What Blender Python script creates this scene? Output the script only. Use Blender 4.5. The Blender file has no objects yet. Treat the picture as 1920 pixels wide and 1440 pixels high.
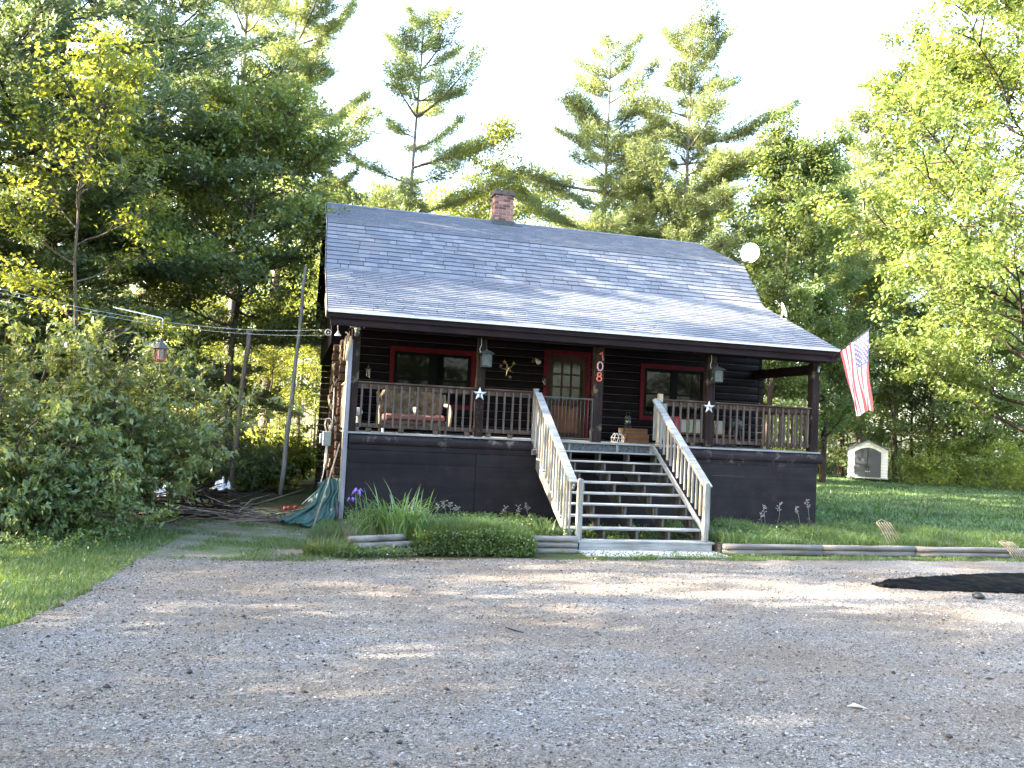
import bpy, math, random
import numpy as np
from mathutils import Vector, Matrix
sc = bpy.context.scene
COL = sc.collection
R_ = math.radians

# ---------------------------------------------------------------- camera
CAM = np.array([-1.0063, -15.7664, 1.9685]); FPX = 1586.1   # focal length in px of a 1920 px wide frame
PITCH, ROLL, YAW = 0.0519, 0.0481, -0.2507
def _axes():
    cp, sp = math.cos(PITCH), math.sin(PITCH); cy, sy = math.cos(YAW), math.sin(YAW); cr, sr = math.cos(ROLL), math.sin(ROLL)
    fw = np.array([-sy*cp, cy*cp, sp]); rt = np.array([cy, sy, 0.]); up = np.cross(rt, fw)
    return rt*cr+up*sr, -rt*sr+up*cr, fw
RX, UX, FX = _axes()
def ray(x, y): return FX + RX*(x-960)/FPX - UX*(y-720)/FPX
def at(x, y, D): return CAM + ray(x, y)*D
def ony(x, y, Y): d = ray(x, y); return CAM + d*((Y-CAM[1])/d[1])
def base(x, D, z=0.0):
    p = at(x, 790, D); return (p[0], p[1], z)
def topz(x, y, D): return at(x, y, D)[2]
cd = bpy.data.cameras.new('camera'); cam = bpy.data.objects.new('camera', cd); COL.objects.link(cam)
cd.sensor_fit = 'HORIZONTAL'; cd.sensor_width = 36; cd.lens = FPX/1920*36; cd.clip_end = 1000; cd.clip_start = .05
cam.matrix_world = Matrix(((RX[0], UX[0], -FX[0], CAM[0]), (RX[1], UX[1], -FX[1], CAM[1]), (RX[2], UX[2], -FX[2], CAM[2]), (0, 0, 0, 1)))
sc.camera = cam

# ---------------------------------------------------------------- sky, sun, exposure
SUN = Vector((-.92, .06, .37)).normalized()           # direction towards the sun: low, from the left
elev = math.asin(SUN.z); rot = math.atan2(SUN.x, SUN.y)
w = bpy.data.worlds.new("World"); sc.world = w; w.use_nodes = True
nt = w.node_tree; bg = nt.nodes['Background']
sky = nt.nodes.new('ShaderNodeTexSky'); sky.sky_type = 'NISHITA'; sky.sun_disc = False
sky.sun_elevation = elev; sky.sun_rotation = rot; sky.air_density = 1.0; sky.dust_density = 3.0; sky.ozone_density = .6
nt.links.new(sky.outputs[0], bg.inputs[0]); bg.inputs[1].default_value = .15
sl = bpy.data.lights.new('sun', 'SUN'); sl.energy = 5.0; sl.angle = R_(.5); sl.color = (1, .86, .66)
so = bpy.data.objects.new('sun', sl); COL.objects.link(so); so.rotation_euler = SUN.to_track_quat('Z', 'Y').to_euler()
sc.view_settings.view_transform = 'Standard'; sc.view_settings.look = 'None'
sc.view_settings.exposure = 3.86; sc.view_settings.gamma = 1
cy = sc.cycles
cy.max_bounces = 7; cy.diffuse_bounces = 4; cy.glossy_bounces = 3; cy.transmission_bounces = 4; cy.transparent_max_bounces = 4
cy.use_denoising = True; cy.sample_clamp_indirect = 6; cy.caustics_reflective = False; cy.caustics_refractive = False

# ---------------------------------------------------------------- material helpers
def newmat(name):
    m = bpy.data.materials.new(name); m.use_nodes = True; n = m.node_tree
    return m, n, n.nodes['Principled BSDF'], n.nodes['Material Output']
def N(n, t, **k):
    o = n.nodes.new(t)
    for a, b in k.items():
        if a.startswith('i_'): o.inputs[a[2:].replace('_', ' ')].default_value = b
        else: setattr(o, a, b)
    return o
def coords(n, scale=(1, 1, 1), kind='Object'):
    tc = N(n, 'ShaderNodeTexCoord'); mp = N(n, 'ShaderNodeMapping'); mp.inputs['Scale'].default_value = scale
    n.links.new(tc.outputs[kind], mp.inputs[0]); return mp.outputs[0]
def noise(n, co, scale, detail=4, rough=.55):
    o = N(n, 'ShaderNodeTexNoise'); o.inputs['Scale'].default_value = scale; o.inputs['Detail'].default_value = detail; o.inputs['Roughness'].default_value = rough
    n.links.new(co, o.inputs['Vector']); return o.outputs[0]
def ramp(n, fac, stops):
    o = N(n, 'ShaderNodeValToRGB'); cr = o.color_ramp
    while len(cr.elements) < len(stops): cr.elements.new(.5)
    for e, (p, c) in zip(cr.elements, stops): e.position = p; e.color = (*c, 1) if len(c) == 3 else c
    n.links.new(fac, o.inputs[0]); return o.outputs[0]
def mix(n, fac, a, b, mode='MIX'):
    o = N(n, 'ShaderNodeMix'); o.data_type = 'RGBA'; o.blend_type = mode
    for s, v in ((0, fac), (6, a), (7, b)):
        if isinstance(v, (int, float)): o.inputs[s].default_value = v
        elif isinstance(v, tuple): o.inputs[s].default_value = (*v, 1)
        else: n.links.new(v, o.inputs[s])
    return o.outputs[2]
def bump(n, h, strength, dist, bsdf):
    o = N(n, 'ShaderNodeBump'); o.inputs['Strength'].default_value = strength; o.inputs['Distance'].default_value = dist
    n.links.new(h, o.inputs['Height']); n.links.new(o.outputs[0], bsdf.inputs['Normal']); return o
def plain(name, c, rough=.6, metal=0, spec=.5, var=.25, sc_=14, bmp=.15):
    m, n, b, _ = newmat(name); co = coords(n)
    f = noise(n, co, sc_, 5); d = tuple(x*(1-var) for x in c); l = tuple(min(1, x*(1+var)) for x in c)
    n.links.new(ramp(n, f, [(.3, d), (.7, l)]), b.inputs['Base Color'])
    b.inputs['Roughness'].default_value = rough; b.inputs['Metallic'].default_value = metal; b.inputs['Specular IOR Level'].default_value = spec
    if bmp: bump(n, noise(n, co, sc_*5, 4), bmp, .004, b)
    return m
def wood(name, dark, light, axis=0, rough=.8, grain=22, bmp=.5, patch=None):
    """weathered board: grain stretched along one axis, blotches, per-piece tint"""
    m, n, b, _ = newmat(name); s = [grain]*3; s[axis] = grain*.06
    co = coords(n, tuple(s)); g = noise(n, co, 1.0, 6, .65); bl = noise(n, coords(n), 2.3, 5, .6)
    c = ramp(n, g, [(.28, dark), (.72, light)])
    c = mix(n, ramp(n, bl, [(.35, (0, 0, 0)), (.7, (1, 1, 1))]), c, mix(n, .5, c, tuple(x*.55 for x in dark)))
    if patch:
        p = noise(n, coords(n, (1, 1, 1)), 3.1, 6, .7)
        c = mix(n, ramp(n, p, [(.56, (0, 0, 0)), (.66, (1, 1, 1))]), c, patch)
    gi = N(n, 'ShaderNodeNewGeometry')
    hv = N(n, 'ShaderNodeHueSaturation'); mr = N(n, 'ShaderNodeMapRange'); mr.inputs[3].default_value = .78; mr.inputs[4].default_value = 1.18
    n.links.new(gi.outputs['Random Per Island'], mr.inputs[0]); n.links.new(mr.outputs[0], hv.inputs['Value']); n.links.new(c, hv.inputs['Color'])
    n.links.new(hv.outputs[0], b.inputs['Base Color']); b.inputs['Roughness'].default_value = rough; b.inputs['Specular IOR Level'].default_value = .07 if max(light) < .12 else .2
    bump(n, g, bmp, .004, b); return m
def leafmat(name, a, b_, trans=.4, tcol=None, rough=.42, spec=.5, vlo=.55, vhi=1.35):
    m, n, b, out = newmat(name); gi = N(n, 'ShaderNodeNewGeometry'); oi = N(n, 'ShaderNodeObjectInfo')
    c = ramp(n, gi.outputs['Random Per Island'], [(0, a), (1, b_)])
    big = noise(n, coords(n), .55, 3); 
    mr = N(n, 'ShaderNodeMapRange'); mr.inputs[1].default_value = .3; mr.inputs[2].default_value = .7; mr.inputs[3].default_value = vlo; mr.inputs[4].default_value = vhi
    n.links.new(big, mr.inputs[0])
    mo = N(n, 'ShaderNodeMapRange'); mo.inputs[3].default_value = .85; mo.inputs[4].default_value = 1.15; n.links.new(oi.outputs['Random'], mo.inputs[0])
    mu = N(n, 'ShaderNodeMath', operation='MULTIPLY'); n.links.new(mr.outputs[0], mu.inputs[0]); n.links.new(mo.outputs[0], mu.inputs[1])
    hv = N(n, 'ShaderNodeHueSaturation'); n.links.new(mu.outputs[0], hv.inputs['Value']); n.links.new(c, hv.inputs['Color'])
    n.links.new(hv.outputs[0], b.inputs['Base Color']); b.inputs['Roughness'].default_value = rough; b.inputs['Specular IOR Level'].default_value = spec
    tr = N(n, 'ShaderNodeBsdfTranslucent'); tc = mix(n, 1.0, hv.outputs[0], tcol or (1.9, 1.75, .7), 'MULTIPLY'); n.links.new(tc, tr.inputs[0])
    ms = N(n, 'ShaderNodeMixShader'); ms.inputs[0].default_value = trans
    n.links.new(b.outputs[0], ms.inputs[1]); n.links.new(tr.outputs[0], ms.inputs[2]); n.links.new(ms.outputs[0], out.inputs[0]); return m
def barkmat(name, dark, light):
    m, n, b, _ = newmat(name); co = coords(n, (9, 9, 1.6)); g = noise(n, co, 1.4, 6, .7)
    n.links.new(ramp(n, g, [(.3, dark), (.7, light)]), b.inputs['Base Color']); b.inputs['Roughness'].default_value = .95; b.inputs['Specular IOR Level'].default_value = .1
    bump(n, g, .8, .03, b); return m

M = {}
M['leaf_maple'] = leafmat('maple_leaves', (.075, .120, .042), (.135, .185, .065), .42, (2.2, 1.8, .8))
M['leaf_bright'] = leafmat('painted_sunlit_leaves', (.11, .155, .035), (.19, .23, .06), .5, (2.1, 1.75, .7))  # yellow-green lightened to put sunlight into the leaf colour
M['leaf_oak'] = leafmat('oak_leaves', (.068, .112, .050), (.125, .172, .068), .42, (2.0, 1.7, .8))
M['leaf_dark'] = leafmat('hemlock_needles', (.066, .108, .060), (.125, .165, .082), .34, (1.8, 1.7, .9))
M['leaf_pine'] = leafmat('pine_needles', (.095, .140, .075), (.165, .205, .085), .42, (2.0, 1.75, .85))
M['leaf_bush'] = leafmat('shrub_leaves', (.105, .155, .060), (.19, .225, .095), .38, (2.0, 1.8, .8))
M['grass'] = leafmat('grass_blades', (.065, .118, .034), (.12, .172, .055), .35, (1.8, 1.6, .7))
M['lawn_grass'] = leafmat('lawn_blades', (.060, .115, .042), (.10, .165, .058), .3, (1.6, 1.5, .7))
M['lily'] = leafmat('lily_leaves', (.095, .165, .065), (.16, .25, .10), .35, (1.6, 1.6, .7))
M['cover'] = leafmat('ground_cover_leaves', (.055, .095, .030), (.10, .15, .045), .3)
M['bark'] = barkmat('grey_brown_bark', (.045, .036, .028), (.15, .125, .10))
M['bark_pine'] = barkmat('pine_bark', (.06, .05, .045), (.20, .175, .15))
M['bark_pale'] = barkmat('pale_dead_wood', (.20, .19, .175), (.42, .40, .37))
M['bark_dark'] = barkmat('dark_bark', (.02, .016, .013), (.07, .055, .045))

# ---------------------------------------------------------------- mesh helpers
def mesh_np(name, V, F, mat=None, parent=None, smooth=False, link=True):
    """V (n,3), F (m,k) with one k"""
    V = np.asarray(V, np.float32); F = np.asarray(F, np.int32); me = bpy.data.meshes.new(name)
    me.vertices.add(len(V)); me.vertices.foreach_set('co', V.ravel())
    m, k = F.shape; me.loops.add(m*k); me.loops.foreach_set('vertex_index', F.ravel())
    me.polygons.add(m); me.polygons.foreach_set('loop_start', np.arange(0, m*k, k, dtype=np.int32)); me.polygons.foreach_set('loop_total', np.full(m, k, np.int32))
    if smooth: me.polygons.foreach_set('use_smooth', np.ones(m, bool))
    me.update(calc_edges=True)
    if mat: me.materials.append(mat)
    o = bpy.data.objects.new(name, me)
    if link: COL.objects.link(o)
    if parent: o.parent = parent
    return o
class MB:
    def __init__(s): s.v = []; s.f = []
    def add(s, vs, fs):
        k = len(s.v); s.v += [tuple(map(float, p)) for p in vs]; s.f += [tuple(i+k for i in f) for f in fs]; return s
    BF = [(0, 3, 2, 1), (4, 5, 6, 7), (0, 1, 5, 4), (1, 2, 6, 5), (2, 3, 7, 6), (3, 0, 4, 7)]
    def box(s, x0, x1, y0, y1, z0, z1):
        return s.add([(x0, y0, z0), (x1, y0, z0), (x1, y1, z0), (x0, y1, z0), (x0, y0, z1), (x1, y0, z1), (x1, y1, z1), (x0, y1, z1)], MB.BF)
    def bar(s, a, b, wid, thk, up=(0, 0, 1)):
        """board from a to b; wid across, thk along up"""
        a = Vector(a); b = Vector(b); d = (b-a).normalized(); u = Vector(up); sd = d.cross(u).normalized(); u = sd.cross(d).normalized()
        v = []
        for p in (a, b):
            for i, j in ((-1, -1), (1, -1), (1, 1), (-1, 1)): v.append(p+sd*(wid/2*i)+u*(thk/2*j))
        return s.add(v, [(0, 1, 2, 3), (7, 6, 5, 4), (0, 4, 5, 1), (1, 5, 6, 2), (2, 6, 7, 3), (3, 7, 4, 0)])
    def tube(s, pts, rad, n=8, cap=True):
        pts = [Vector(p) for p in pts]; m = len(pts); rad = rad if hasattr(rad, '__len__') else [rad]*m
        vs = []; prev = None
        for i, p in enumerate(pts):
            t = (pts[min(i+1, m-1)]-pts[max(i-1, 0)]).normalized()
            if prev is None:
                a = t.orthogonal().normalized()
            else: a = (prev-t*prev.dot(t)); a = a.normalized() if a.length > 1e-6 else t.orthogonal().normalized()
            prev = a; b = t.cross(a)
            for k in range(n):
                an = 2*math.pi*k/n; vs.append(p+(a*math.cos(an)+b*math.sin(an))*rad[i])
        fs = [(i*n+k, i*n+(k+1) % n, (i+1)*n+(k+1) % n, (i+1)*n+k) for i in range(m-1) for k in range(n)]
        if cap: fs += [tuple(reversed(range(n))), tuple((m-1)*n+k for k in range(n))]
        return s.add(vs, fs)
    def lathe(s, prof, n=16, c=(0, 0, 0)):
        vs = []; fs = []; m = len(prof)
        for r, z in prof:
            for k in range(n):
                a = 2*math.pi*(k+.5)/n; vs.append((c[0]+max(r, 1e-4)*math.cos(a), c[1]+max(r, 1e-4)*math.sin(a), c[2]+z))
        fs = [(i*n+k, i*n+(k+1) % n, (i+1)*n+(k+1) % n, (i+1)*n+k) for i in range(m-1) for k in range(n)]
        fs += [tuple(reversed(range(n))), tuple((m-1)*n+k for k in range(n))]
        return s.add(vs, fs)
    def prism(s, poly, a, b, plane='yz'):
        """poly of 2-D points extruded between a and b along the missing axis"""
        def P(p, t):
            if plane == 'yz': return (t, p[0], p[1])
            if plane == 'xz': return (p[0], t, p[1])
            return (p[0], p[1], t)
        n = len(poly); vs = [P(p, a) for p in poly]+[P(p, b) for p in poly]
        return s.add(vs, [tuple(range(n)), tuple(reversed(range(n, 2*n)))]+[(i, i+n, (i+1) % n+n, (i+1) % n) for i in range(n)])
    def build(s, name, mat=None, parent=None, smooth=False, bevel=0):
        me = bpy.data.meshes.new(name); me.from_pydata(s.v, [], s.f)
        import bmesh
        bm = bmesh.new(); bm.from_mesh(me); bmesh.ops.recalc_face_normals(bm, faces=bm.faces); bm.to_mesh(me); bm.free()
        if mat: me.materials.append(mat)
        if smooth: me.polygons.foreach_set('use_smooth', [True]*len(me.polygons))
        o = bpy.data.objects.new(name, me); COL.objects.link(o)
        if parent: o.parent = parent
        if bevel:
            md = o.modifiers.new('bevel', 'BEVEL'); md.width = bevel; md.segments = 1; md.limit_method = 'ANGLE'
        return o
def tag(o, label=None, cat=None, group=None, kind=None):
    if label: o['label'] = label
    if cat: o['category'] = cat
    if group: o['group'] = group
    if kind: o['kind'] = kind
    return o
def empty(name, loc, label, cat, group=None, rz=0):
    o = bpy.data.objects.new(name, None); COL.objects.link(o); o.location = loc; o.rotation_euler = (0, 0, rz); o.empty_display_size = .1
    return tag(o, label, cat, group)
def copy_tree(root, loc, rz, label, s=1.0, group=None):
    c = root.copy(); COL.objects.link(c); c.location = loc; c.rotation_euler = (0, 0, rz); c.scale = (s, s, s); c['label'] = label
    if group: c['group'] = group
    for ch in root.children:
        k = ch.copy(); COL.objects.link(k); k.parent = c
        for g in ch.children:
            q = g.copy(); COL.objects.link(q); q.parent = k
    return c

# ================================================================ SETTING
rng = np.random.default_rng(7)
def sheet(name, outline, z, mat, kind='structure'):
    me = bpy.data.meshes.new(name); me.from_pydata([(x, y, z) for x, y in outline], [], [tuple(range(len(outline)))])
    me.materials.append(mat); o = bpy.data.objects.new(name, me); COL.objects.link(o); o['kind'] = kind
    return o
def ragged(pts, amp, step, seed=0):
    r = random.Random(seed); out = []
    n = len(pts)
    for i in range(n):
        a = Vector(pts[i]); b = Vector(pts[(i+1) % n]); L = (b-a).length; k = max(1, min(120, int(L/step)))
        nrm = Vector((-(b-a).y, (b-a).x))/max(L, 1e-6)
        for j in range(k):
            p = a.lerp(b, j/k); q = p+nrm*r.uniform(-amp, amp); out.append((q.x, q.y))
    return out
# forest floor / ground
m, n, b, _ = newmat('forest_floor'); co = coords(n)
f1 = noise(n, co, .5, 6, .6); f2 = noise(n, co, 9, 5, .7)
c = ramp(n, f2, [(.3, (.035, .028, .016)), (.55, (.085, .065, .035)), (.75, (.05, .075, .022))])
n.links.new(mix(n, ramp(n, f1, [(.4, (0, 0, 0)), (.6, (1, 1, 1))]), c, (.04, .07, .02)), b.inputs['Base Color']); b.inputs['Roughness'].default_value = 1
b.inputs['Specular IOR Level'].default_value = .1; bump(n, f2, .8, .06, b)
ground = sheet('ground', [(-300, -200), (350, -200), (350, 400), (-300, 400)], 0.0, m)
# gravel
def gravelmat(name, green=0.0):
    m, n, b, _ = newmat(name); co = coords(n)
    cols = []
    vs = []
    for s in (62, 150):
        v = N(n, 'ShaderNodeTexVoronoi'); v.inputs['Scale'].default_value = s; n.links.new(co, v.inputs['Vector']); vs.append(v)
        sp = N(n, 'ShaderNodeSeparateColor'); n.links.new(v.outputs['Color'], sp.inputs[0]); cols.append(sp.outputs[0])
    c1 = ramp(n, cols[0], [(0, (.025, .022, .020)), (.3, (.105, .098, .092)), (.75, (.205, .195, .186)), (1, (.38, .37, .36))])
    c2 = ramp(n, cols[1], [(0, (.035, .031, .028)), (.5, (.140, .131, .122)), (1, (.30, .29, .28))])
    sel = noise(n, co, 7, 4, .6)
    c = mix(n, ramp(n, sel, [(.42, (0, 0, 0)), (.58, (1, 1, 1))]), c2, c1)
    big = noise(n, co, .42, 5, .6); mid = noise(n, coords(n, (.55, 1.2, 1)), 1.1, 5, .6)
    c = mix(n, ramp(n, big, [(.40, (.0, .0, .0)), (.60, (1, 1, 1))]), mix(n, .5, c, (.120, .096, .074)), c)
    t = mix(n, 1.0, c, ramp(n, mid, [(.34, (1.02, .94, .85)), (.48, (1.18, 1.14, 1.07)), (.62, (1.13, 1.16, 1.18))]), 'MULTIPLY')
    # tyre-worn brown soil patches
    dp = noise(n, coords(n, (.35, 1.0, 1)), 1.7, 6, .65)
    t = mix(n, ramp(n, dp, [(.56, (0, 0, 0)), (.70, (.6, .6, .6))]), t, (.15, .11, .078))
    if green:
        gp = noise(n, co, 1.4, 6, .7); th = .62-green*.3
        t = mix(n, ramp(n, gp, [(th-.06, (0, 0, 0)), (th+.06, (.8, .8, .8))]), t, (.085, .12, .035))
    n.links.new(t, b.inputs['Base Color']); b.inputs['Roughness'].default_value = .95; b.inputs['Specular IOR Level'].default_value = .2
    ad = N(n, 'ShaderNodeMath', operation='MULTIPLY_ADD'); n.links.new(vs[0].outputs['Distance'], ad.inputs[0]); ad.inputs[1].default_value = -1; n.links.new(vs[1].outputs['Distance'], ad.inputs[2])
    bump(n, ad.outputs[0], .9, .010, b)
    return m
M['gravel'] = gravelmat('gravel'); M['mossy_gravel'] = gravelmat('mossy_gravel', .42)
dpts = [(-8, -60), (60, -60), (60, -3.2), (12.3, -3.15), (6.2, -3.25), (3.3, -3.35), (.9, -3.5), (-.3, -3.7), (-2.9, -3.6), (-3.0, -5.2), (-3.15, -6.5), (-3.4, -7.5), (-4.2, -10), (-5.5, -14), (-7, -22)]
sheet('gravel_driveway', ragged(dpts, .10, .22, 3), .008, M['gravel'])
sheet('dirt_path', ragged([(-2.95, -3.9), (-.2, -3.95), (-.15, -2.2), (-.1, .6), (-1.5, 1.4), (-3.9, 1.5), (-4.6, 3.5), (-6.5, 3.0), (-5.2, .6), (-3.4, -1.4)], .12, .25, 5), .004, M['mossy_gravel'])
# lawns (soil under the grass blades)
m, n, b, _ = newmat('turf'); co = coords(n); f = noise(n, co, 3, 6, .7)
n.links.new(ramp(n, f, [(.3, (.035, .07, .015)), (.7, (.085, .14, .035))]), b.inputs['Base Color']); b.inputs['Roughness'].default_value = 1; b.inputs['Specular IOR Level'].default_value = .1
bump(n, noise(n, co, 30, 4), .8, .03, b); M['turf'] = m
M['soil'] = plain('garden_soil', (.07, .055, .04), .95, var=.4)
sheet('lawn', ragged([(9.9, -2.6), (60, -2.6), (60, 34), (26, 30), (16, 27), (11.5, 22), (9.9, 12)], .2, .6, 9), .012, M['turf'])
sheet('grass_verge', ragged([(-2.95, -3.55), (-3.05, -5.2), (-3.2, -6.5), (-3.45, -7.5), (-4.3, -10), (-12, -10), (-14, 2), (-4.2, -.4), (-3.3, -1.5)], .08, .25, 11), .006, M['turf'])
# planting bed soil, held up by the timbers
MB().box(-.12, 3.52, -2.62, -.01, .02, .17).build('flower_bed_soil', M['soil'])['kind'] = 'structure'
MB().box(6.16, 14.0, -2.62, -.01, .02, .15).build('bed_soil', M['soil'])['kind'] = 'structure'

CAR_SHADOW = [(6.85, -5.52), (7.5, -5.12), (8.24, -4.86), (9.4, -4.58), (10.7, -4.42), (14.5, -4.15), (15.2, -5.3), (14.5, -6.5), (9.9, -6.15), (8.6, -6.05), (7.5, -5.85)]  # outline of the painted car shadow, kept clear of pebbles and litter
def inpoly(x, y, poly):
    c = np.zeros(len(x), bool); n_ = len(poly); j = n_-1
    for i in range(n_):
        xi, yi = poly[i]; xj, yj = poly[j]
        t = ((yi > y) != (yj > y)) & (x < (xj-xi)*(y-yi)/(yj-yi+1e-12)+xi); c ^= t; j = i
    return c
# loose stones on the driveway, denser and finer near the viewer
def pebbles(n_, seed):
    r = np.random.default_rng(seed)
    d = r.uniform(2.6, 13.5, n_)**1.0; u = r.uniform(-.72, .72, n_)
    fx = FX[:2]/np.linalg.norm(FX[:2]); rx = np.array([fx[1], -fx[0]])
    P = CAM[:2]+d[:, None]*fx+(d*u)[:, None]*rx
    ok = (P[:, 1] < -3.4) & ~inpoly(P[:, 0], P[:, 1], CAR_SHADOW) & (P[:, 0] > -3.3-(-(P[:, 1]+6)).clip(0)*.25)
    P = P[ok]; k = len(P)
    sz = r.gamma(2.4, .0015, k).clip(.0020, .021)*(.9+d[ok]*.045)
    base_ = np.array([[1, 0, 0], [0, 1, 0], [-1, 0, 0], [0, -1, 0], [0, 0, .75], [0, 0, -.5]], float)
    V = base_[None]*(1+r.uniform(-.35, .35, (k, 6, 1)))
    V[:, :, 0] *= r.uniform(.7, 1.5, k)[:, None]
    a = r.uniform(0, 6.28, k); ca, sa = np.cos(a)[:, None], np.sin(a)[:, None]
    x = V[:, :, 0]*ca-V[:, :, 1]*sa; y = V[:, :, 0]*sa+V[:, :, 1]*ca; z = V[:, :, 2]
    V = np.stack([x, y, z], 2)*sz[:, None, None]
    V[:, :, 0] += P[:, 0, None]; V[:, :, 1] += P[:, 1, None]; V[:, :, 2] += .008+sz[:, None]*.3
    F0 = np.array([[0, 1, 4], [1, 2, 4], [2, 3, 4], [3, 0, 4], [1, 0, 5], [2, 1, 5], [3, 2, 5], [0, 3, 5]])
    return V.reshape(-1, 3), (F0[None]+np.arange(k)[:, None, None]*6).reshape(-1, 3)
m, n, b, _ = newmat('pebble'); gi = N(n, 'ShaderNodeNewGeometry')
n.links.new(ramp(n, gi.outputs['Random Per Island'], [(0, (.030, .026, .023)), (.25, (.085, .077, .070)), (.7, (.190, .180, .170)), (.95, (.27, .26, .25)), (1, (.46, .45, .44))]), b.inputs['Base Color']); b.inputs['Roughness'].default_value = .9
b.inputs['Specular IOR Level'].default_value = .2
V, F = pebbles(170000, 5); o = mesh_np('loose_gravel', V, F, m); tag(o, kind='stuff')

# ---- blades of grass
def blades(P, h, wd, lean, r, droop=.0):
    """P (n,3) roots -> two-segment tapering blades"""
    k = len(P); a = r.uniform(0, 6.283, k); dx = np.cos(a); dy = np.sin(a)
    h = h*r.uniform(.55, 1.25, k); w_ = wd*r.uniform(.7, 1.3, k); l = lean*r.uniform(.2, 1.4, k)*h
    px, py = -dy*w_/2, dx*w_/2; z0 = np.zeros(k)
    S = lambda x, y, z: np.stack([x, y, z], 1)
    v0 = P+S(px, py, z0); v1 = P-S(px, py, z0)
    mid = P+S(dx*l*.35, dy*l*.35, h*.6); v2 = mid+S(px*.8, py*.8, z0); v3 = mid-S(px*.8, py*.8, z0)
    tip = P+S(dx*l, dy*l, h*(1-droop)); v4 = tip+S(px*.1, py*.1, z0); v5 = tip-S(px*.1, py*.1, z0)
    V = np.stack([v0, v1, v2, v3, v4, v5], 1).reshape(-1, 3)
    F0 = np.array([[0, 1, 3, 2], [2, 3, 5, 4]])
    return V, (F0[None]+np.arange(k)[:, None, None]*6).reshape(-1, 4)
def scatter(poly, n_, seed, clump=0):
    r = np.random.default_rng(seed); xs = [p[0] for p in poly]; ys = [p[1] for p in poly]
    x = r.uniform(min(xs), max(xs), n_*3); y = r.uniform(min(ys), max(ys), n_*3); k = inpoly(x, y, poly)
    if clump:
        g = np.sin(x*1.7+3*np.sin(y*.9))*np.cos(y*2.1+2*np.sin(x*.8))+.6*np.sin(x*5.1+y*3.3)*np.sin(y*4.7-x*2.2); k &= (g+r.normal(0, .35, len(x)) > clump)
    return x[k][:n_], y[k][:n_]
def grasspatch(name, poly, n_, h, wd, mat, seed, z=0., lean=.5, clump=0, label=None, hfun=None):
    x, y = scatter(poly, n_, seed, clump); r = np.random.default_rng(seed+1)
    P = np.stack([x, y, np.full(len(x), z)], 1); hh = h*np.ones(len(x))
    if hfun is not None: hh = hh*hfun(x, y)
    V, F = blades(P, hh, wd, lean, r); o = mesh_np(name, V, F, mat); tag(o, label, kind='stuff'); return o
verge = [(-2.8, -3.3), (-2.95, -5.2), (-3.1, -6.5), (-3.35, -7.5), (-3.7, -8.6), (-7.5, -8.6), (-9, -1), (-5, .3), (-3.4, -.6), (-2.6, -1.6)]
grasspatch('verge_grass', verge, 60000, .065, .008, M['grass'], 21, lean=.7, hfun=lambda x, y: 1+.9*((-3.4-x)/3).clip(0, 1))
grasspatch('path_grass', [(-3.3, -3.7), (-.1, -3.8), (-.1, .3), (-1.5, 1.2), (-4.2, 1.5)], 24000, .05, .007, M['grass'], 23, clump=.38)
grasspatch('bed_edge_grass', [(-.75, -3.3), (.0, -3.45), (.1, -2.7), (.05, -.2), (-.35, .2), (-.6, -1.5)], 6500, .2, .009, M['grass'], 25, lean=.6)
grasspatch('driveway_edge_grass', [(3.3, -3.5), (6.6, -3.4), (6.5, -3.05), (3.4, -3.1)], 2600, .05, .008, M['grass'], 27, clump=.2)
grasspatch('driveway_edge_weeds', [(6.0, -3.3), (14, -3.2), (14, -2.75), (6.1, -2.8)], 5000, .05, .008, M['grass'], 28, clump=.1)
grasspatch('bed_grass', [(6.2, -2.6), (14, -2.6), (14, -.1), (6.2, -.1)], 30000, .17, .010, M['grass'], 29, z=.14, lean=.7, hfun=lambda x, y: .5+.9*np.abs(np.sin(x*2.3)*np.cos(x*.9+y)))
grasspatch('lawn_blades', [(9.9, -.3), (40, -.3), (44, 28), (26, 28), (16, 25), (12, 20), (9.9, 10)], 150000, .10, .03, M['lawn_grass'], 31, z=.01, lean=.7)

# leaf litter and bark crumbs blown over the gravel
r = np.random.default_rng(77); k = 1500; P = np.stack([r.uniform(-4, 12, k), r.uniform(-13.5, -3.5, k)], 1); P = P[(P[:, 0] > -3.0-(-(P[:, 1]+6)).clip(0)*.22) & ~inpoly(P[:, 0], P[:, 1], CAR_SHADOW)]
k = len(P); a_ = r.uniform(0, 6.28, k); l_ = r.uniform(.008, .026, k); dx, dy = np.cos(a_)*l_, np.sin(a_)*l_; z_ = .016+r.uniform(0, .008, (k, 4))
V = np.stack([np.stack([P[:, 0]-dx, P[:, 1]-dy], 1), np.stack([P[:, 0]+dy*.45, P[:, 1]-dx*.45], 1), np.stack([P[:, 0]+dx, P[:, 1]+dy], 1), np.stack([P[:, 0]-dy*.45, P[:, 1]+dx*.45], 1)], 1)
V = np.concatenate([V, z_[:, :, None]], 2).reshape(-1, 3)
tag(mesh_np('leaf_litter', V, np.arange(k*4).reshape(-1, 4), plain('dry_leaf', (.10, .065, .035), .9, var=.5, sc_=3, bmp=0)), kind='stuff')

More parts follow.
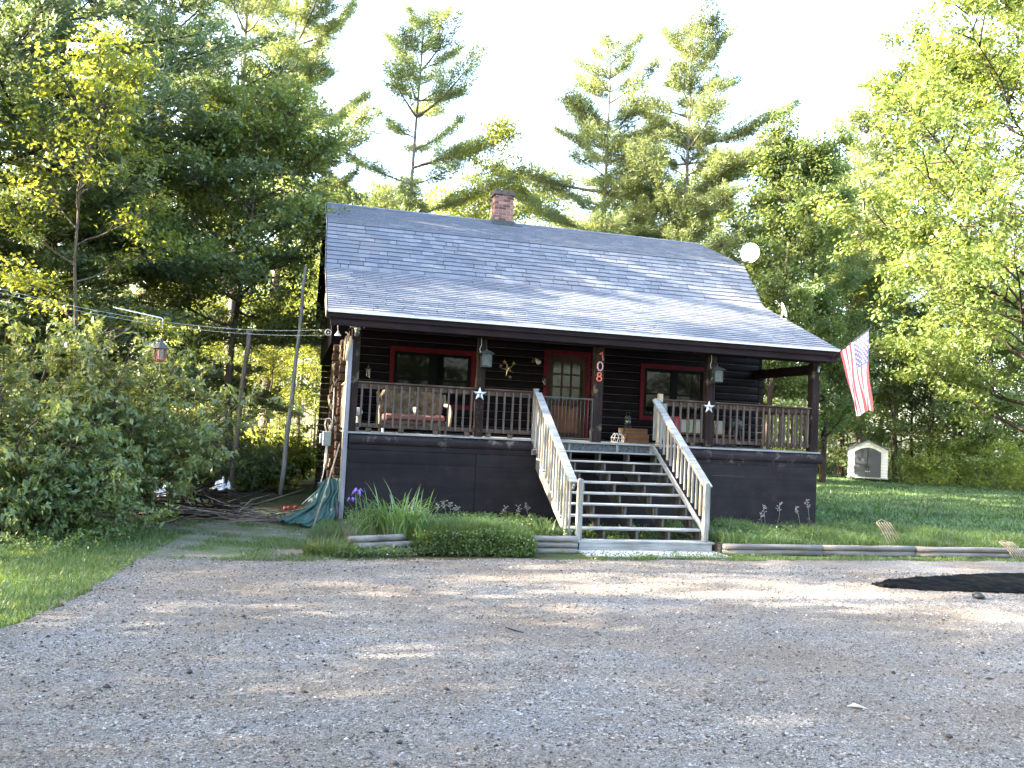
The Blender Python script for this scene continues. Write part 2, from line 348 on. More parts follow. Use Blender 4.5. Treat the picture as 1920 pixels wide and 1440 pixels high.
# ================================================================ TREES
def nrm(v): return v/np.maximum(np.linalg.norm(v, axis=-1, keepdims=True), 1e-9)
class Wood:
    def __init__(s): s.mb = MB()
    def limb(s, pts, r0, r1, n=5):
        m_ = len(pts); s.mb.tube([Vector(p) for p in pts], [r0+(r1-r0)*(i/(m_-1))**.8 for i in range(m_)], n, False)
def grow(r, p, d, L, nseg, up=0., wander=.15, sag=0.):
    pts = [np.array(p, float)]; d = nrm(np.array(d, float)); st = L/nseg
    for i in range(nseg):
        d = nrm(d+r.normal(0, wander, 3)+np.array([0, 0, up-sag*(i/nseg)])); pts.append(pts[-1]+d*st)
    return pts
def leaves_from(segs, per, spread, size, r, aspect=.62, flat=.75, droop=.25, keep=None):
    """segs list of (p0,p1) -> diamond leaves round the twigs"""
    A = np.array([s_[0] for s_ in segs]); B = np.array([s_[1] for s_ in segs]); k = len(A)*per
    A = np.repeat(A, per, 0); B = np.repeat(B, per, 0); t = r.uniform(.05, 1.12, (k, 1))
    c = A+(B-A)*t+r.normal(0, 1, (k, 3))*spread*np.array([1, 1, .6])
    out = nrm((B-A)+r.normal(0, .8, (k, 3))*np.linalg.norm(B-A, axis=1, keepdims=True)); out[:, 2] -= droop; a = nrm(out)
    nn = nrm(r.normal(0, 1, (k, 3))*(1-flat)+np.array([0, 0, 1.])*flat); b_ = nrm(np.cross(nn, a)); nn = np.cross(a, b_)
    s_ = size*r.uniform(.6, 1.35, (k, 1)); l = s_*.5; w_ = s_*aspect*.5
    V = np.stack([c-a*l, c+b_*w_+nn*l*.12-a*l*.1, c+a*l-nn*l*.2, c-b_*w_+nn*l*.12-a*l*.1], 1).reshape(-1, 3)
    return V, np.arange(k*4).reshape(-1, 4)
def decid(name, seed, H, Rr, h0, nl, nsec, ntw, per, leaf, lmat, bmat, trunk_r=.18, spread=.16, shape=0., loc=(0, 0, 0), fork=False, up=.10, top=1.0, flat=.7):
    r = np.random.default_rng(seed); W = Wood(); segs = []
    tr = grow(r, (0, 0, 0), (r.normal(0, .04), r.normal(0, .04), 1), H*.97, 14, .10, .05)
    W.limb(tr, trunk_r, trunk_r*.12, 8); tr = np.array(tr)
    for i in range(nl):
        f_ = (i+.5)/nl; hz = h0+(1-h0)*f_**.9; idx = hz*(len(tr)-1); k = int(min(idx, len(tr)-2)); p = tr[k]+(tr[k+1]-tr[k])*(idx-k)
        az = i*2.4+r.normal(0, .4); g = (hz-h0)/(1-h0+1e-6)
        prof = math.sqrt(max(.06, 1-((g-.35-shape)/(.72))**2)); L = Rr*prof*r.uniform(.72, 1.12)
        if g > .9: L = max(L, Rr*.3)
        el = .15+.9*g+r.normal(0, .12)
        d = (math.cos(az)*math.cos(el), math.sin(az)*math.cos(el), math.sin(el))
        br = grow(r, p, d, L, 7, up*.6, .13, .10); W.limb(br, max(.02, trunk_r*.38*(1-g*.6)), .008, 5); br = np.array(br)
        segs.append((br[-2], br[-1]))
        for j in range(nsec):
            t = .22+.78*(j+r.uniform(0, .9))/nsec; q = t*(len(br)-1); a = int(min(q, len(br)-2)); pp = br[a]+(br[a+1]-br[a])*(q-a); dd = nrm(br[a+1]-br[a])
            sd = nrm(np.cross(dd, [0, 0, 1.]))*(1 if j % 2 else -1); d2 = nrm(dd*.65+sd*r.uniform(.5, 1.0)+np.array([0, 0, r.normal(.12, .22)]))
            L2 = L*.42*(1.15-t*.6)*r.uniform(.7, 1.2)+.15; s2 = grow(r, pp, d2, L2, 4, .02, .16, .14); W.limb(s2, .012+.010*L2, .004, 3); s2 = np.array(s2)
            for kq in range(ntw):
                u = r.uniform(.15, 1)*(len(s2)-1); a2 = int(min(u, len(s2)-2)); p2 = s2[a2]+(s2[a2+1]-s2[a2])*(u-a2)
                d3 = nrm(nrm(s2[a2+1]-s2[a2])*.6+r.normal(0, .55, 3)*np.array([1, 1, .6])); segs.append((p2, p2+d3*(.28+.16*L2)))
    V, F = leaves_from(segs, per, spread, leaf, r, flat=flat)
    root = empty(name, loc, None, None)
    W.mb.build('trunk', bmat, root, True); mesh_np('crown', V, F, lmat, root)
    return root
def needles(P, D, per, length, width, r, lmat=None, fan=1.0, jit=.06):
    k = len(P)*per; c = np.repeat(P, per, 0); d = nrm(np.repeat(D, per, 0)*.8+r.normal(0, .62*fan, (k, 3))*np.array([1, 1, .55])+np.array([0, 0, .18]))
    c = c+r.normal(0, jit, (k, 3)); sd = nrm(np.cross(d, r.normal(0, 1, (k, 3)))); l = length*r.uniform(.6, 1.25, (k, 1)); w_ = width*r.uniform(.7, 1.3, (k, 1))
    V = np.stack([c-sd*w_*.5, c+sd*w_*.5, c+d*l], 1).reshape(-1, 3)
    return V, np.arange(k*3).reshape(-1, 3)
def pine(name, seed, H, Rr, h0, whorls, tuft_n, per, nl, nw, lmat, bmat, trunk_r=.2, loc=(0, 0, 0), gap=.12, droop=0.0, lower_dead=True):
    r = np.random.default_rng(seed); W = Wood(); P = []; D = []
    tr = np.array(grow(r, (0, 0, 0), (0, 0, 1), H, 16, .3, .012)); W.limb(tr, trunk_r, .025, 8)
    for i in range(whorls):
        g = min(.99, max(0., (i+r.uniform(-.2, .2))/whorls)); hz = h0+(1-h0)*max(0, g); idx = hz*(len(tr)-1); k = int(min(idx, len(tr)-2)); p0 = tr[k]+(tr[k+1]-tr[k])*(idx-k)
        nb = int(r.integers(3, 6)); a0 = r.uniform(0, 6.28)
        for j in range(nb):
            if r.random() < gap: continue
            az = a0+j*6.283/nb+r.normal(0, .25); prof = (1-g**2.6)**.7*(.66+.34*min(1, g*3+.2))*(.62+.55*math.sin(i*2.1+seed)**2); L = max(.45, Rr*prof*r.uniform(.45, 1.2))
            el = .03+.60*g**2+r.normal(0, .11)-droop
            d = (math.cos(az)*math.cos(el), math.sin(az)*math.cos(el), math.sin(el))
            br = np.array(grow(r, p0, d, L, 8, .05-droop*.1, .07)); W.limb(br, .018+.014*L, .006, 4)
            ns = max(4, int(L*tuft_n))
            for q in range(ns):
                t = .2+.8*(q+r.uniform(0, 1))/ns; u = t*(len(br)-1); a = int(min(u, len(br)-2)); pp = br[a]+(br[a+1]-br[a])*(u-a); dd = nrm(br[a+1]-br[a])
                sd = nrm(np.cross(dd, [0, 0, 1.]))*(1 if q % 2 else -1); d2 = nrm(dd*.75+sd*r.uniform(.35, .95)+np.array([0, 0, r.normal(.10, .12)]))
                L2 = (.25+L*.33*(1.2-t))*r.uniform(.6, 1.3) if not droop else (.25+L*.24*(1.25-t))*r.uniform(.7, 1.25); e = pp+d2*L2
                if q % 2 == 0: W.limb([pp, e], .010, .004, 3)
                m_ = max(2, int(L2/(.16 if droop else .27)))
                for z in range(m_): P.append(pp+(e-pp)*(z+1)/m_); D.append(d2)
    if lower_dead:
        for i in range(9):
            hz = h0*r.uniform(.35, 1); k = hz*(len(tr)-1); a = int(k); p = tr[a]; az = r.uniform(0, 6.28)
            W.limb(grow(r, p, (math.cos(az), math.sin(az), r.normal(0, .2)), r.uniform(.5, 1.8), 4, 0, .15), .02, .005, 3)
    V, F = needles(np.array(P), np.array(D), per, nl, nw, r, None, 1. if droop else 1.9, .06 if droop else .10)
    root = empty(name, loc, None, None); W.mb.build('trunk', bmat, root, True); mesh_np('crown', V, F, lmat, root)
    return root
def put(root, px, D, label, cat='tree', group=None, rz=0., s=None, y=None):
    x_, y_, z_ = base(px, D); root.location = (x_, y_, -.03); root.rotation_euler = (0, 0, rz)
    if s: root.scale = (s, s, s)
    return tag(root, label, cat, group)
def dup(root, px, D, label, s=1., rz=0., group=None, loc=None):
    x_, y_, z_ = base(px, D) if loc is None else loc
    return copy_tree(root, (x_, y_, -.03), rz, label, s, group)
def hgt(px, py, D): return topz(px, py, D)+.03

# --- left edge: hemlocks, maple and tall pines
hem = pine('hemlock_tree', 11, 16.5, 4.6, .05, 40, 9, 9, .17, .055, M['leaf_dark'], M['bark_dark'], .28, gap=.04, droop=.16, lower_dead=False)
put(hem, 70, 21, 'tall dark evergreen with drooping boughs at the left edge, behind the leafy shrubs')
dup(hem, 270, 25.5, 'dark evergreen standing between the left edge evergreen and the maple', 1.02, 2.1)
dup(hem, -130, 19, 'dark evergreen whose boughs reach in past the left edge of the view', .9, 4.)
mp = decid('maple_tree', 21, hgt(430, 190, 22.5), 3.2, .40, 30, 10, 6, 24, .12, M['leaf_maple'], M['bark'], .13, .16)
put(mp, 440, 22.5, 'leafy green maple beside the dark evergreens, left of the cabin roof')
yg = decid('young_tree', 22, hgt(150, 120, 18), 2.1, .35, 16, 7, 5, 16, .10, M['leaf_bright'], M['bark'], .07, .12)
put(yg, 165, 17.8, 'young tree with yellow-green sunlit leaves in front of the dark evergreens')
p1 = pine('pine_tree', 31, hgt(425, -230, 30), 3.4, .40, 20, 10, 30, .18, .034, M['leaf_pine'], M['bark_pine'], .20, gap=.35)
put(p1, 424, 30, 'tall pine with a bare straight trunk and open top, rising behind the maple')
p2 = pine('pine_tree', 32, hgt(505, -120, 36), 3.9, .36, 24, 10, 32, .20, .038, M['leaf_pine'], M['bark_pine'], .26, gap=.15)
put(p2, 495, 36, 'thick tall pine left of the cabin roof, its crown leaning over the gable')
# --- behind the roof
p3 = pine('pine_tree', 33, hgt(738, -5, 38), 4.6, .22, 22, 10, 26, .18, .038, M['leaf_pine'], M['bark_pine'], .19, gap=.2)
put(p3, 740, 38, 'open pine with long bare limbs rising alone behind the left part of the roof')
p4 = pine('pine_tree', 34, hgt(1110, 50, 40), 5.0, .22, 24, 10, 25, .19, .038, M['leaf_pine'], M['bark_pine'], .24, gap=.14)
put(p4, 1115, 40, 'full pine right behind the chimney, left one of the close pair')
p5 = pine('pine_tree', 35, hgt(1270, 20, 39), 5.3, .18, 26, 10, 25, .19, .038, M['leaf_pine'], M['bark_pine'], .24, gap=.12)
put(p5, 1270, 39, 'broad pine above the right end of the ridge, right one of the close pair')
b1 = decid('birch_tree', 23, hgt(905, 235, 37), 2.4, .2, 22, 7, 5, 14, .13, M['leaf_bright'], M['bark'], .09, .2)
put(b1, 905, 37, 'slender bright yellow-green tree behind the chimney')
# --- right side
o1 = decid('oak_tree', 24, hgt(1445, 270, 36), 3.3, .10, 34, 9, 6, 26, .15, M['leaf_oak'], M['bark_dark'], .17, .2, shape=.05)
put(o1, 1440, 36, 'dark green rounded tree behind the satellite dish')
dup(o1, 1545, 41, 'dark green tree with visible trunk behind the flag', 1.02, 2.4)
m2 = decid('maple_tree', 25, hgt(1850, -160, 25), 7.8, .10, 44, 14, 7, 34, .15, M['leaf_maple'], M['bark_dark'], .24, .17, shape=.0)
put(m2, 1960, 27, 'huge spreading maple with dark limbs filling the right edge of the view')
m3 = decid('maple_tree', 26, hgt(1720, 150, 47), 5.6, .06, 42, 12, 6, 28, .16, M['leaf_maple'], M['bark_dark'], .2, .2)
put(m3, 1745, 47, 'mid-sized maple between the flag and the huge right-hand maple')
p6 = pine('pine_tree', 36, hgt(1620, 195, 47), 4.2, .3, 22, 8, 18, .22, .045, M['leaf_pine'], M['bark_pine'], .2)
put(p6, 1612, 47, 'distant pine poking up behind the trees near the flag')

# --- the woods behind: copies of five kinds
wa = decid('forest_tree', 41, 14, 3.2, .12, 24, 7, 5, 13, .16, M['leaf_maple'], M['bark'], .14, .25)
wb = decid('forest_tree', 42, 12.5, 2.9, .05, 26, 7, 5, 13, .16, M['leaf_oak'], M['bark_dark'], .13, .25)
wc = decid('forest_tree', 43, 11, 2.5, .15, 20, 6, 5, 12, .15, M['leaf_bright'], M['bark'], .10, .25)
sp = decid('sapling', 44, 8.5, 1.25, .30, 16, 4, 4, 11, .12, M['leaf_bright'], M['bark'], .045, .18)
sq = decid('sapling', 45, 9.5, 1.4, .22, 18, 4, 4, 11, .12, M['leaf_oak'], M['bark_dark'], .05, .2)
rw = random.Random(4)
LW = {'A': 'leafy green tree in the woods beyond the left gable', 'B': 'dark green tree in the shaded woods beyond the left gable', 'C': 'sunlit yellow-green tree in the woods beyond the left gable',
      'S': 'thin sapling with pale leaves in the woods left of the cabin', 'Q': 'thin dark sapling in the woods left of the cabin'}
LB = {'A': 'green treetop showing just over the cabin ridge', 'B': 'dark green treetop just over the cabin ridge', 'C': 'bright sunlit treetop just over the cabin ridge'}
LR = {'A': 'leafy green tree in the woods beyond the shed lawn', 'B': 'dark green tree in the woods beyond the shed lawn', 'C': 'sunlit yellow-green tree in the woods beyond the shed lawn',
      'S': 'thin sapling with pale leaves at the edge of the shed lawn', 'Q': 'thin dark sapling at the edge of the shed lawn'}
K = {'A': wa, 'B': wb, 'C': wc, 'S': sp, 'Q': sq}; usedk = set()
def wood_tree(k, px, D, s, T, g):
    rt = K[k]; lab = T[k]; rz = rw.uniform(0, 6.28)
    if k in usedk: return dup(rt, px, D, lab, s, rz, g)
    usedk.add(k); put(rt, px, D, lab, 'sapling' if k in 'SQ' else 'tree', g, rz, s); return rt
for k, px, D, s in [('C', 330, 36, 1.), ('C', 250, 45, 1.2), ('C', 560, 47, 1.05), ('C', 500, 54, 1.1), ('C', 590, 40, .85), ('C', 455, 60, 1.2), ('B', 20, 46, 1.2), ('C', 600, 66, 1.2), ('A', 380, 66, 1.3), ('B', 180, 58, 1.4), ('C', 530, 72, 1.3)]:
    wood_tree(k, px, D, s, LW, 'trees in the woods left of the cabin')
for i in range(34):
    wood_tree(rw.choice('SSSQ'), rw.uniform(340, 650), rw.uniform(27, 52), rw.uniform(.65, 1.05), LW, 'saplings in the woods left of the cabin')
for k, px, D, s in [('A', 650, 48, 1.05), ('C', 700, 52, 1.35), ('C', 800, 50, 1.35), ('A', 850, 56, 1.3), ('C', 965, 54, 1.5), ('A', 1015, 52, 1.25), ('C', 1060, 58, 1.45), ('B', 1180, 55, 1.3), ('A', 1330, 50, 1.2), ('B', 1375, 46, 1.15), ('C', 1230, 60, 1.5), ('A', 750, 62, 1.35), ('B', 900, 64, 1.4), ('A', 1100, 64, 1.4), ('A', 1280, 56, 1.3)]:
    wood_tree(k, px, D, s, LB, 'treetops over the cabin ridge')
for k, px, D, s in [('C', 1440, 47, .8), ('A', 1490, 50, 1.1), ('B', 1580, 50, 1.2), ('A', 1540, 56, 1.35), ('A', 1680, 48, 1.1), ('C', 1850, 46, 1.1), ('B', 1800, 46, 1.0), ('A', 1650, 56, 1.1), ('B', 1710, 50, .8), ('C', 1790, 52, 1.), ('A', 1860, 50, 1.), ('B', 1930, 54, 1.2), ('B', 1990, 46, 1.2), ('A', 1500, 70, 1.1), ('B', 1620, 75, 1.3), ('A', 1760, 74, 1.4), ('B', 1860, 70, 1.4), ('C', 1540, 62, .9), ('B', 1400, 66, .8), ('A', 2060, 52, 1.3)]:
    wood_tree(k, px, D, s, LR, 'trees in the woods beyond the shed')
for i in range(14):
    wood_tree(rw.choice('SSQQ'), rw.uniform(1400, 1930), rw.uniform(47, 58), rw.uniform(.7, 1.1), LR, 'saplings beyond the shed')

# --- trees outside the frame to the left that shade the yard, and behind the photographer (seen in the panes)
def shade(root, x, y, s, label, g):
    dup(root, 0, 0, label, s, rw.uniform(0, 6.28), g, loc=(x, y, 0))
G1 = 'trees shading the yard from the left'
for k, x, y, s in [('B', -15, -15, 1.2), ('B', -14, -9, 1.25), ('A', -14, -20, 1.2), ('A', -16, -3.5, 1.3), ('B', -21, -25, 1.6), ('B', -23, -12, 1.6), ('A', -25, -18, 1.7), ('B', -24, .5, 1.65), ('A', -22, -32, 1.5), ('B', -32, -14, 1.8), ('A', -33, -23, 1.8), ('A', -33, -5, 1.8), ('A', -18, -17.5, 1.3), ('B', -20, -8.5, 1.45), ('A', -27, -10, 1.6), ('B', -37, -20, 1.9), ('A', -28, -25, 1.7)]:
    shade(K[k], x, y, s, {'A': 'leafy tree shading the yard from beyond the left edge', 'B': 'dark tree shading the yard from beyond the left edge'}[k], G1)
for k, x, y, s in [('A', -9, -50, 1.8), ('B', 0, -53, 1.9), ('A', 9, -50, 1.8), ('B', 18, -53, 1.9), ('A', 27, -49, 1.9), ('B', 36, -44, 1.9), ('A', 44, -34, 1.8), ('B', 8, -47, 1.5), ('A', -9, -40, 1.3), ('B', -2, -44, 1.4), ('A', 6, -41, 1.3), ('B', 13, -45, 1.5), ('A', 20, -40, 1.4), ('B', 27, -36, 1.4), ('A', 34, -28, 1.4), ('B', -16, -36, 1.3)]:
    shade(K[k], x, y, s, {'A': 'leafy tree across the road behind the viewer', 'B': 'dark tree across the road behind the viewer'}[k], 'trees behind the viewer')

# --- shrubs at the front left
def shrub(name, seed, H, Rr, stems, per, leaf, mat, label, loc, cat='shrub', ntw=5):
    r = np.random.default_rng(seed); W = Wood(); segs = []
    for i in range(stems):
        az = r.uniform(0, 6.28); el = r.uniform(.45, 1.45); L = H*r.uniform(.65, 1.1)
        st = np.array(grow(r, (math.cos(az)*.25*r.random(), math.sin(az)*.25*r.random(), 0), (math.cos(az)*math.cos(el)*Rr/H*1.3, math.sin(az)*math.cos(el)*Rr/H*1.3, math.sin(el)), L, 8, .06, .08, .16)); W.limb(st, .028, .006, 5)
        for j in range(9):
            u = (.18+.82*j/9+r.uniform(0, .08))*(len(st)-1); a = int(min(u, len(st)-2)); p = st[a]+(st[a+1]-st[a])*(u-a)
            d = nrm(nrm(st[a+1]-st[a])*.5+r.normal(0, .6, 3)*np.array([1, 1, .55])); s2 = np.array(grow(r, p, d, r.uniform(.3, .85), 4, .0, .12, .16)); W.limb(s2, .010, .003, 3)
            for k in range(ntw):
                u2 = r.uniform(.2, 1)*(len(s2)-1); a2 = int(min(u2, len(s2)-2)); p2 = s2[a2]+(s2[a2+1]-s2[a2])*(u2-a2); segs.append((p2, p2+nrm(nrm(s2[a2+1]-s2[a2])+r.normal(0, .5, 3))*r.uniform(.12, .34)))
    V, F = leaves_from(segs, per, .045, leaf, r, aspect=.42, flat=.6, droop=.45); V = V[:]; V[:, 2] = np.maximum(V[:, 2], .02)
    root = empty(name, loc, label, cat, 'shrubs at the front left'); W.mb.build('stems', M['bark'], root, True); mesh_np('foliage', V, F, mat, root); return root
def bl(px, D): x_, y_, _ = base(px, D); return (x_, y_, 0)
shrub('leafy_shrub', 51, 3.3, 2.0, 46, 11, .115, M['leaf_bush'], 'tall leafy shrub beside the hanging bird feeder', bl(190, 14.6))
shrub('leafy_shrub', 52, 3.0, 2.1, 44, 11, .115, M['leaf_bush'], 'leafy shrub with pale shoots at the left edge, in front of the dark evergreens', bl(10, 13.4))
shrub('leafy_shrub', 53, 1.5, 1.1, 22, 11, .09, M['leaf_bush'], 'low leafy shrub at the foot of the tall one, where the verge narrows', bl(120, 13.2))
shrub('leafy_shrub', 54, 1.9, 1.5, 24, 10, .09, M['leaf_oak'], 'shaded darker shrub behind the brush pile, right of the tall shrubs', bl(345, 19.5))
shrub('leafy_shrub', 55, 1.2, 1.5, 20, 10, .11, M['leaf_bush'], 'low green shrub beyond the brush pile', bl(455, 22))
shrub('leafy_shrub', 56, 1.6, 1.4, 22, 10, .11, M['leaf_bright'], 'small yellow-green shrub close by the left cabin corner', bl(540, 25))
shrub('leafy_shrub', 57, 1.5, 1.3, 22, 10, .09, M['leaf_oak'], 'dark low shrub at the left edge under the pale shrub', bl(40, 12.6))
# --- undergrowth along the forest edges
def underg(name, poly, n_, h, leaf, mat, seed, per=26):
    x, y = scatter(poly, n_, seed); r = np.random.default_rng(seed); segs = []
    for i in range(len(x)):
        hh = h*r.uniform(.3, 1.15)
        for q in range(7):
            a = np.array([x[i]+r.normal(0, .5), y[i]+r.normal(0, .5), r.uniform(.05, hh)]); segs.append((a, a+np.array([r.normal(0, .3), r.normal(0, .3), r.uniform(0, .3)])))
    V, F = leaves_from(segs, per, .17, leaf, r, flat=.55); V[:, 2] = np.maximum(V[:, 2], .02); o = mesh_np(name, V, F, mat); tag(o, kind='stuff'); return o
underg('undergrowth', [(-22, 2.5), (-7, 3), (-1.2, 9), (-1.2, 34), (-30, 40)], 330, 1.2, .12, M['leaf_bush'], 61)
underg('undergrowth', [(-10, 12), (-1.0, 12), (-1, 40), (-14, 40)], 260, 1.6, .13, M['leaf_bright'], 62, 20)
underg('undergrowth', [(10.5, 22), (16, 26), (27, 30), (40, 30), (62, 30), (62, 46), (10, 44)], 420, 2.3, .15, M['leaf_oak'], 63)
underg('undergrowth', [(29.9, 20.2), (44, 14), (50, 18), (31.5, 25)], 240, 3.0, .13, M['leaf_bright'], 64)
underg('undergrowth', [(10.5, 24), (26, 32), (50, 36), (30, 44)], 110, 2.6, .15, M['leaf_bright'], 65, 18)
# --- two pale bare trunks in the left woods
def pole(px0, py0, px1, D, r0, r1, name, label, mat, cat):
    a = at(px0, 790, D); a = np.array([a[0], a[1], 0]); b_ = at(px1, py0, D)
    mb = MB(); r = random.Random(int(px0)); pts = [Vector(a).lerp(Vector(b_), t/10)+Vector((r.uniform(-.02, .02), r.uniform(-.02, .02), 0)) for t in range(11)]
    mb.tube(pts, [r0+(r1-r0)*t/10 for t in range(11)], 8); o = mb.build(name, mat, None, True); return tag(o, label, cat)
pole(440, 618, 468, 19.5, .068, .052, 'dead_tree', 'leaning grey bare trunk broken off at the height of the clothesline', M['bark_pine'], 'tree trunk')
pole(535, 500, 574, 21.5, .068, .038, 'bare_birch', 'slim pale trunk leaning right, close to the left gable', M['bark_pale'], 'tree trunk')
underg('unseen_rear_brush', [(-25, -44), (50, -44), (50, -38), (-25, -38)], 260, 3.2, .2, M['leaf_oak'], 66, 18)  # unseen brush added behind the viewer to darken the window reflections

# ================================================================ THE CABIN  (x along the porch, y into the house, z up)
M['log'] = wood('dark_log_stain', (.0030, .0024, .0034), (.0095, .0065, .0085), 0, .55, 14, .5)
M['log_end'] = wood('log_ends', (.035, .020, .014), (.12, .075, .05), 1, .8, 16, .6)
M['chink'] = plain('chinking', (.05, .045, .052), .8, var=.4)
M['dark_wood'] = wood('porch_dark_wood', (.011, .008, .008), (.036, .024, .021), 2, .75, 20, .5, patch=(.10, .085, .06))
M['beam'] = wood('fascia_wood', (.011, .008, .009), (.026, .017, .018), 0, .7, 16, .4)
M['rail_wood'] = wood('porch_rail_wood', (.034, .023, .019), (.115, .08, .063), 0, .8, 22, .5, patch=(.15, .125, .095))
M['bal_wood'] = wood('baluster_wood', (.038, .029, .027), (.135, .105, .092), 2, .8, 26, .5)
M['grey_wood'] = wood('weathered_grey_wood', (.115, .11, .10), (.32, .315, .30), 2, .85, 24, .6)
M['grey_x'] = wood('weathered_grey_tread', (.12, .12, .115), (.36, .37, .37), 0, .85, 24, .6)
M['tan_wood'] = wood('tan_and_sunlit_wood', (.26, .2, .13), (.55, .46, .33), 2, .85, 24, .6)  # pale tan wood; also paints sunlight on wood at the left corner
M['trim_grey'] = wood('pale_corner_board', (.15, .148, .17), (.28, .275, .31), 2, .7, 12, .3)
M['red'] = plain('red_trim_paint', (.080, .005, .011), .6, 0, .12, var=.25, sc_=6)
M['sash'] = plain('dark_sash', (.004, .005, .006), .7, 0, .08, var=.3)
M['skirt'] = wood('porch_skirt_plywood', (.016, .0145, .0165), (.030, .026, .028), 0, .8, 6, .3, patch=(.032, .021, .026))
M['black'] = plain('black_metal', (.012, .012, .013), .5, var=.2)
M['white'] = plain('white_paint', (.75, .76, .77), .5, var=.06)
M['drip'] = plain('drip_edge_metal', (.55, .54, .52), .45, var=.15)
M['concrete'] = plain('concrete', (.36, .35, .33), .9, var=.2, sc_=5)
m, n, b, _ = newmat('window_glass'); b.inputs['Base Color'].default_value = (.004, .006, .006, 1); b.inputs['Roughness'].default_value = .03; b.inputs['IOR'].default_value = 1.5; b.inputs['Specular IOR Level'].default_value = .15
bump(n, noise(n, coords(n), 1.2, 2), .03, .05, b); M['glass'] = m
# shingles: per-tab tint
m, n, b, _ = newmat('asphalt_shingles'); gi = N(n, 'ShaderNodeNewGeometry'); co = coords(n)
c = ramp(n, gi.outputs['Random Per Island'], [(0, (.084, .100, .130)), (.4, (.102, .119, .152)), (.85, (.120, .138, .172)), (1, (.140, .157, .192))])
g = noise(n, co, 160, 3, .7); c = mix(n, 1.0, c, ramp(n, g, [(.3, (.72, .72, .72)), (.7, (1.25, 1.25, 1.25))]), 'MULTIPLY')
bl_ = noise(n, coords(n, (.5, 1, 1)), .9, 5); c = mix(n, ramp(n, bl_, [(.5, (0, 0, 0)), (.75, (.4, .4, .4))]), c, (.19, .165, .165))
n.links.new(c, b.inputs['Base Color']); b.inputs['Roughness'].default_value = .85; b.inputs['Specular IOR Level'].default_value = .35; bump(n, g, .5, .004, b)
M['shingle'] = m
M['brick'] = plain('red_brown_brick', (.26, .125, .095), .9, var=.35, sc_=9)
m, n, b, _ = newmat('chimney_brick'); gi = N(n, 'ShaderNodeNewGeometry')
n.links.new(ramp(n, gi.outputs['Random Per Island'], [(0, (.09, .04, .035)), (.3, (.22, .11, .09)), (.8, (.33, .18, .145)), (1, (.42, .27, .22))]), b.inputs['Base Color']); b.inputs['Roughness'].default_value = .9
bump(n, noise(n, coords(n), 60, 4), .5, .005, b); M['brick'] = m
M['mortar'] = plain('mortar', (.42, .36, .33), .95, var=.2)

ZD = 1.767; LX = 9.77; YW = 2.47
cabin = empty('log_cabin', (0, 0, 0), 'dark log cabin with grey gambrel roof, raised front porch and grey wooden steps', 'cabin')
PR = [(-.38, 3.92), (2.69, 5.228), (3.70, 6.423), (6.2745, 7.506)]                 # front profile of the roof
PB = [(2*6.2745-3.70, 6.423), (10.25, 4.80)]
XL, XR = -.5144, 9.976
# roof deck (thin slab following the profile), then shingles course by course
top = PR+PB; T = .13
mb = MB()
low = [(y, z-T) for y, z in reversed(top)]
mb.prism([(y, z-.004) for y, z in top]+low, XL+.03, XR-.03, 'yz')
roof = mb.build('roof', M['beam'], cabin)
rs = random.Random(12); mb = MB(); under = MB()
def slope(a, b_, expo):
    a = Vector((0, *a)); b_ = Vector((0, *b_)); L = (b_-a).length; u = (b_-a)/L; nn = Vector((0, -u.z, u.y)); k = int(round(L/expo)); e = L/k
    for i in range(k):
        o = a+u*(e*i-.02); o2 = a+u*(e*(i+1)+.01)
        def slab(x0, x1, t0, t1, l0):
            p = o+u*l0; vs = []
            for (q, t) in ((p, -.002), (p, t0), (o2, t1), (o2, -.002)):
                v = q+nn*t; vs.append((v.y, v.z))
            mb.prism(vs, x0, x1, 'yz')
        base = lambda x0, x1, l0: under.prism([((o+nn*t_).y, (o+nn*t_).z) if q_ == 0 else ((o2+nn*t_).y, (o2+nn*t_).z) for q_, t_ in ((0, -.002), (0, .012), (1, .002), (1, -.002))], x0, x1, 'yz')
        # base course in long strips, thick laminated tabs on top
        x = XL-rs.uniform(0, .8)
        while x < XR:
            x1 = x+.95; base(max(x, XL), min(x1, XR), 0); x = x1+.003
        x = XL
        while x < XR-.03:
            wd = rs.uniform(.12, .34); x1 = min(x+wd, XR); slab(x, x1, .021, .006, rs.choice((.0, .007, .014, .018))); x = x1+rs.choice((.003, .003, .006, .02))
    return
slope(PR[0], PR[1], .143); slope(PR[1], PR[2], .143); slope(PR[2], PR[3], .143)
for (a, b_) in ((PB[0], PR[3]), (PB[1], PB[0])):
    pass
mb.build('shingles', M['shingle'], roof); under.build('shingle_shadow_underlayer', plain('shingle_shadow_line', (.040, .046, .064), .9, var=.3, sc_=30), roof)  # dark underlayer colour paints the shadow lines under the tabs
mb = MB(); k = 34
for i in range(k):                                  # ridge cap pieces
    x0 = XL+.02+(XR-XL-.04)*i/k; y, z = PR[3]
    mb.add([(x0, y-.14, z-.045+.012), (x0+.33, y-.14, z-.045+.004), (x0+.33, y, z+.022), (x0, y, z+.030), (x0, y+.14, z-.033), (x0+.33, y+.14, z-.041)], [(0, 1, 2, 3), (3, 2, 5, 4)])
mb.build('ridge_cap', M['shingle'], roof)
mb = MB(); mb.add([(XL, -.41, 3.925), (XR, -.41, 3.925), (XR, -.36, 3.942), (XL, -.36, 3.942), (XL, -.412, 3.885), (XR, -.412, 3.885)], [(0, 1, 2, 3), (0, 4, 5, 1)])
mb.build('drip_edge', M['drip'], roof)
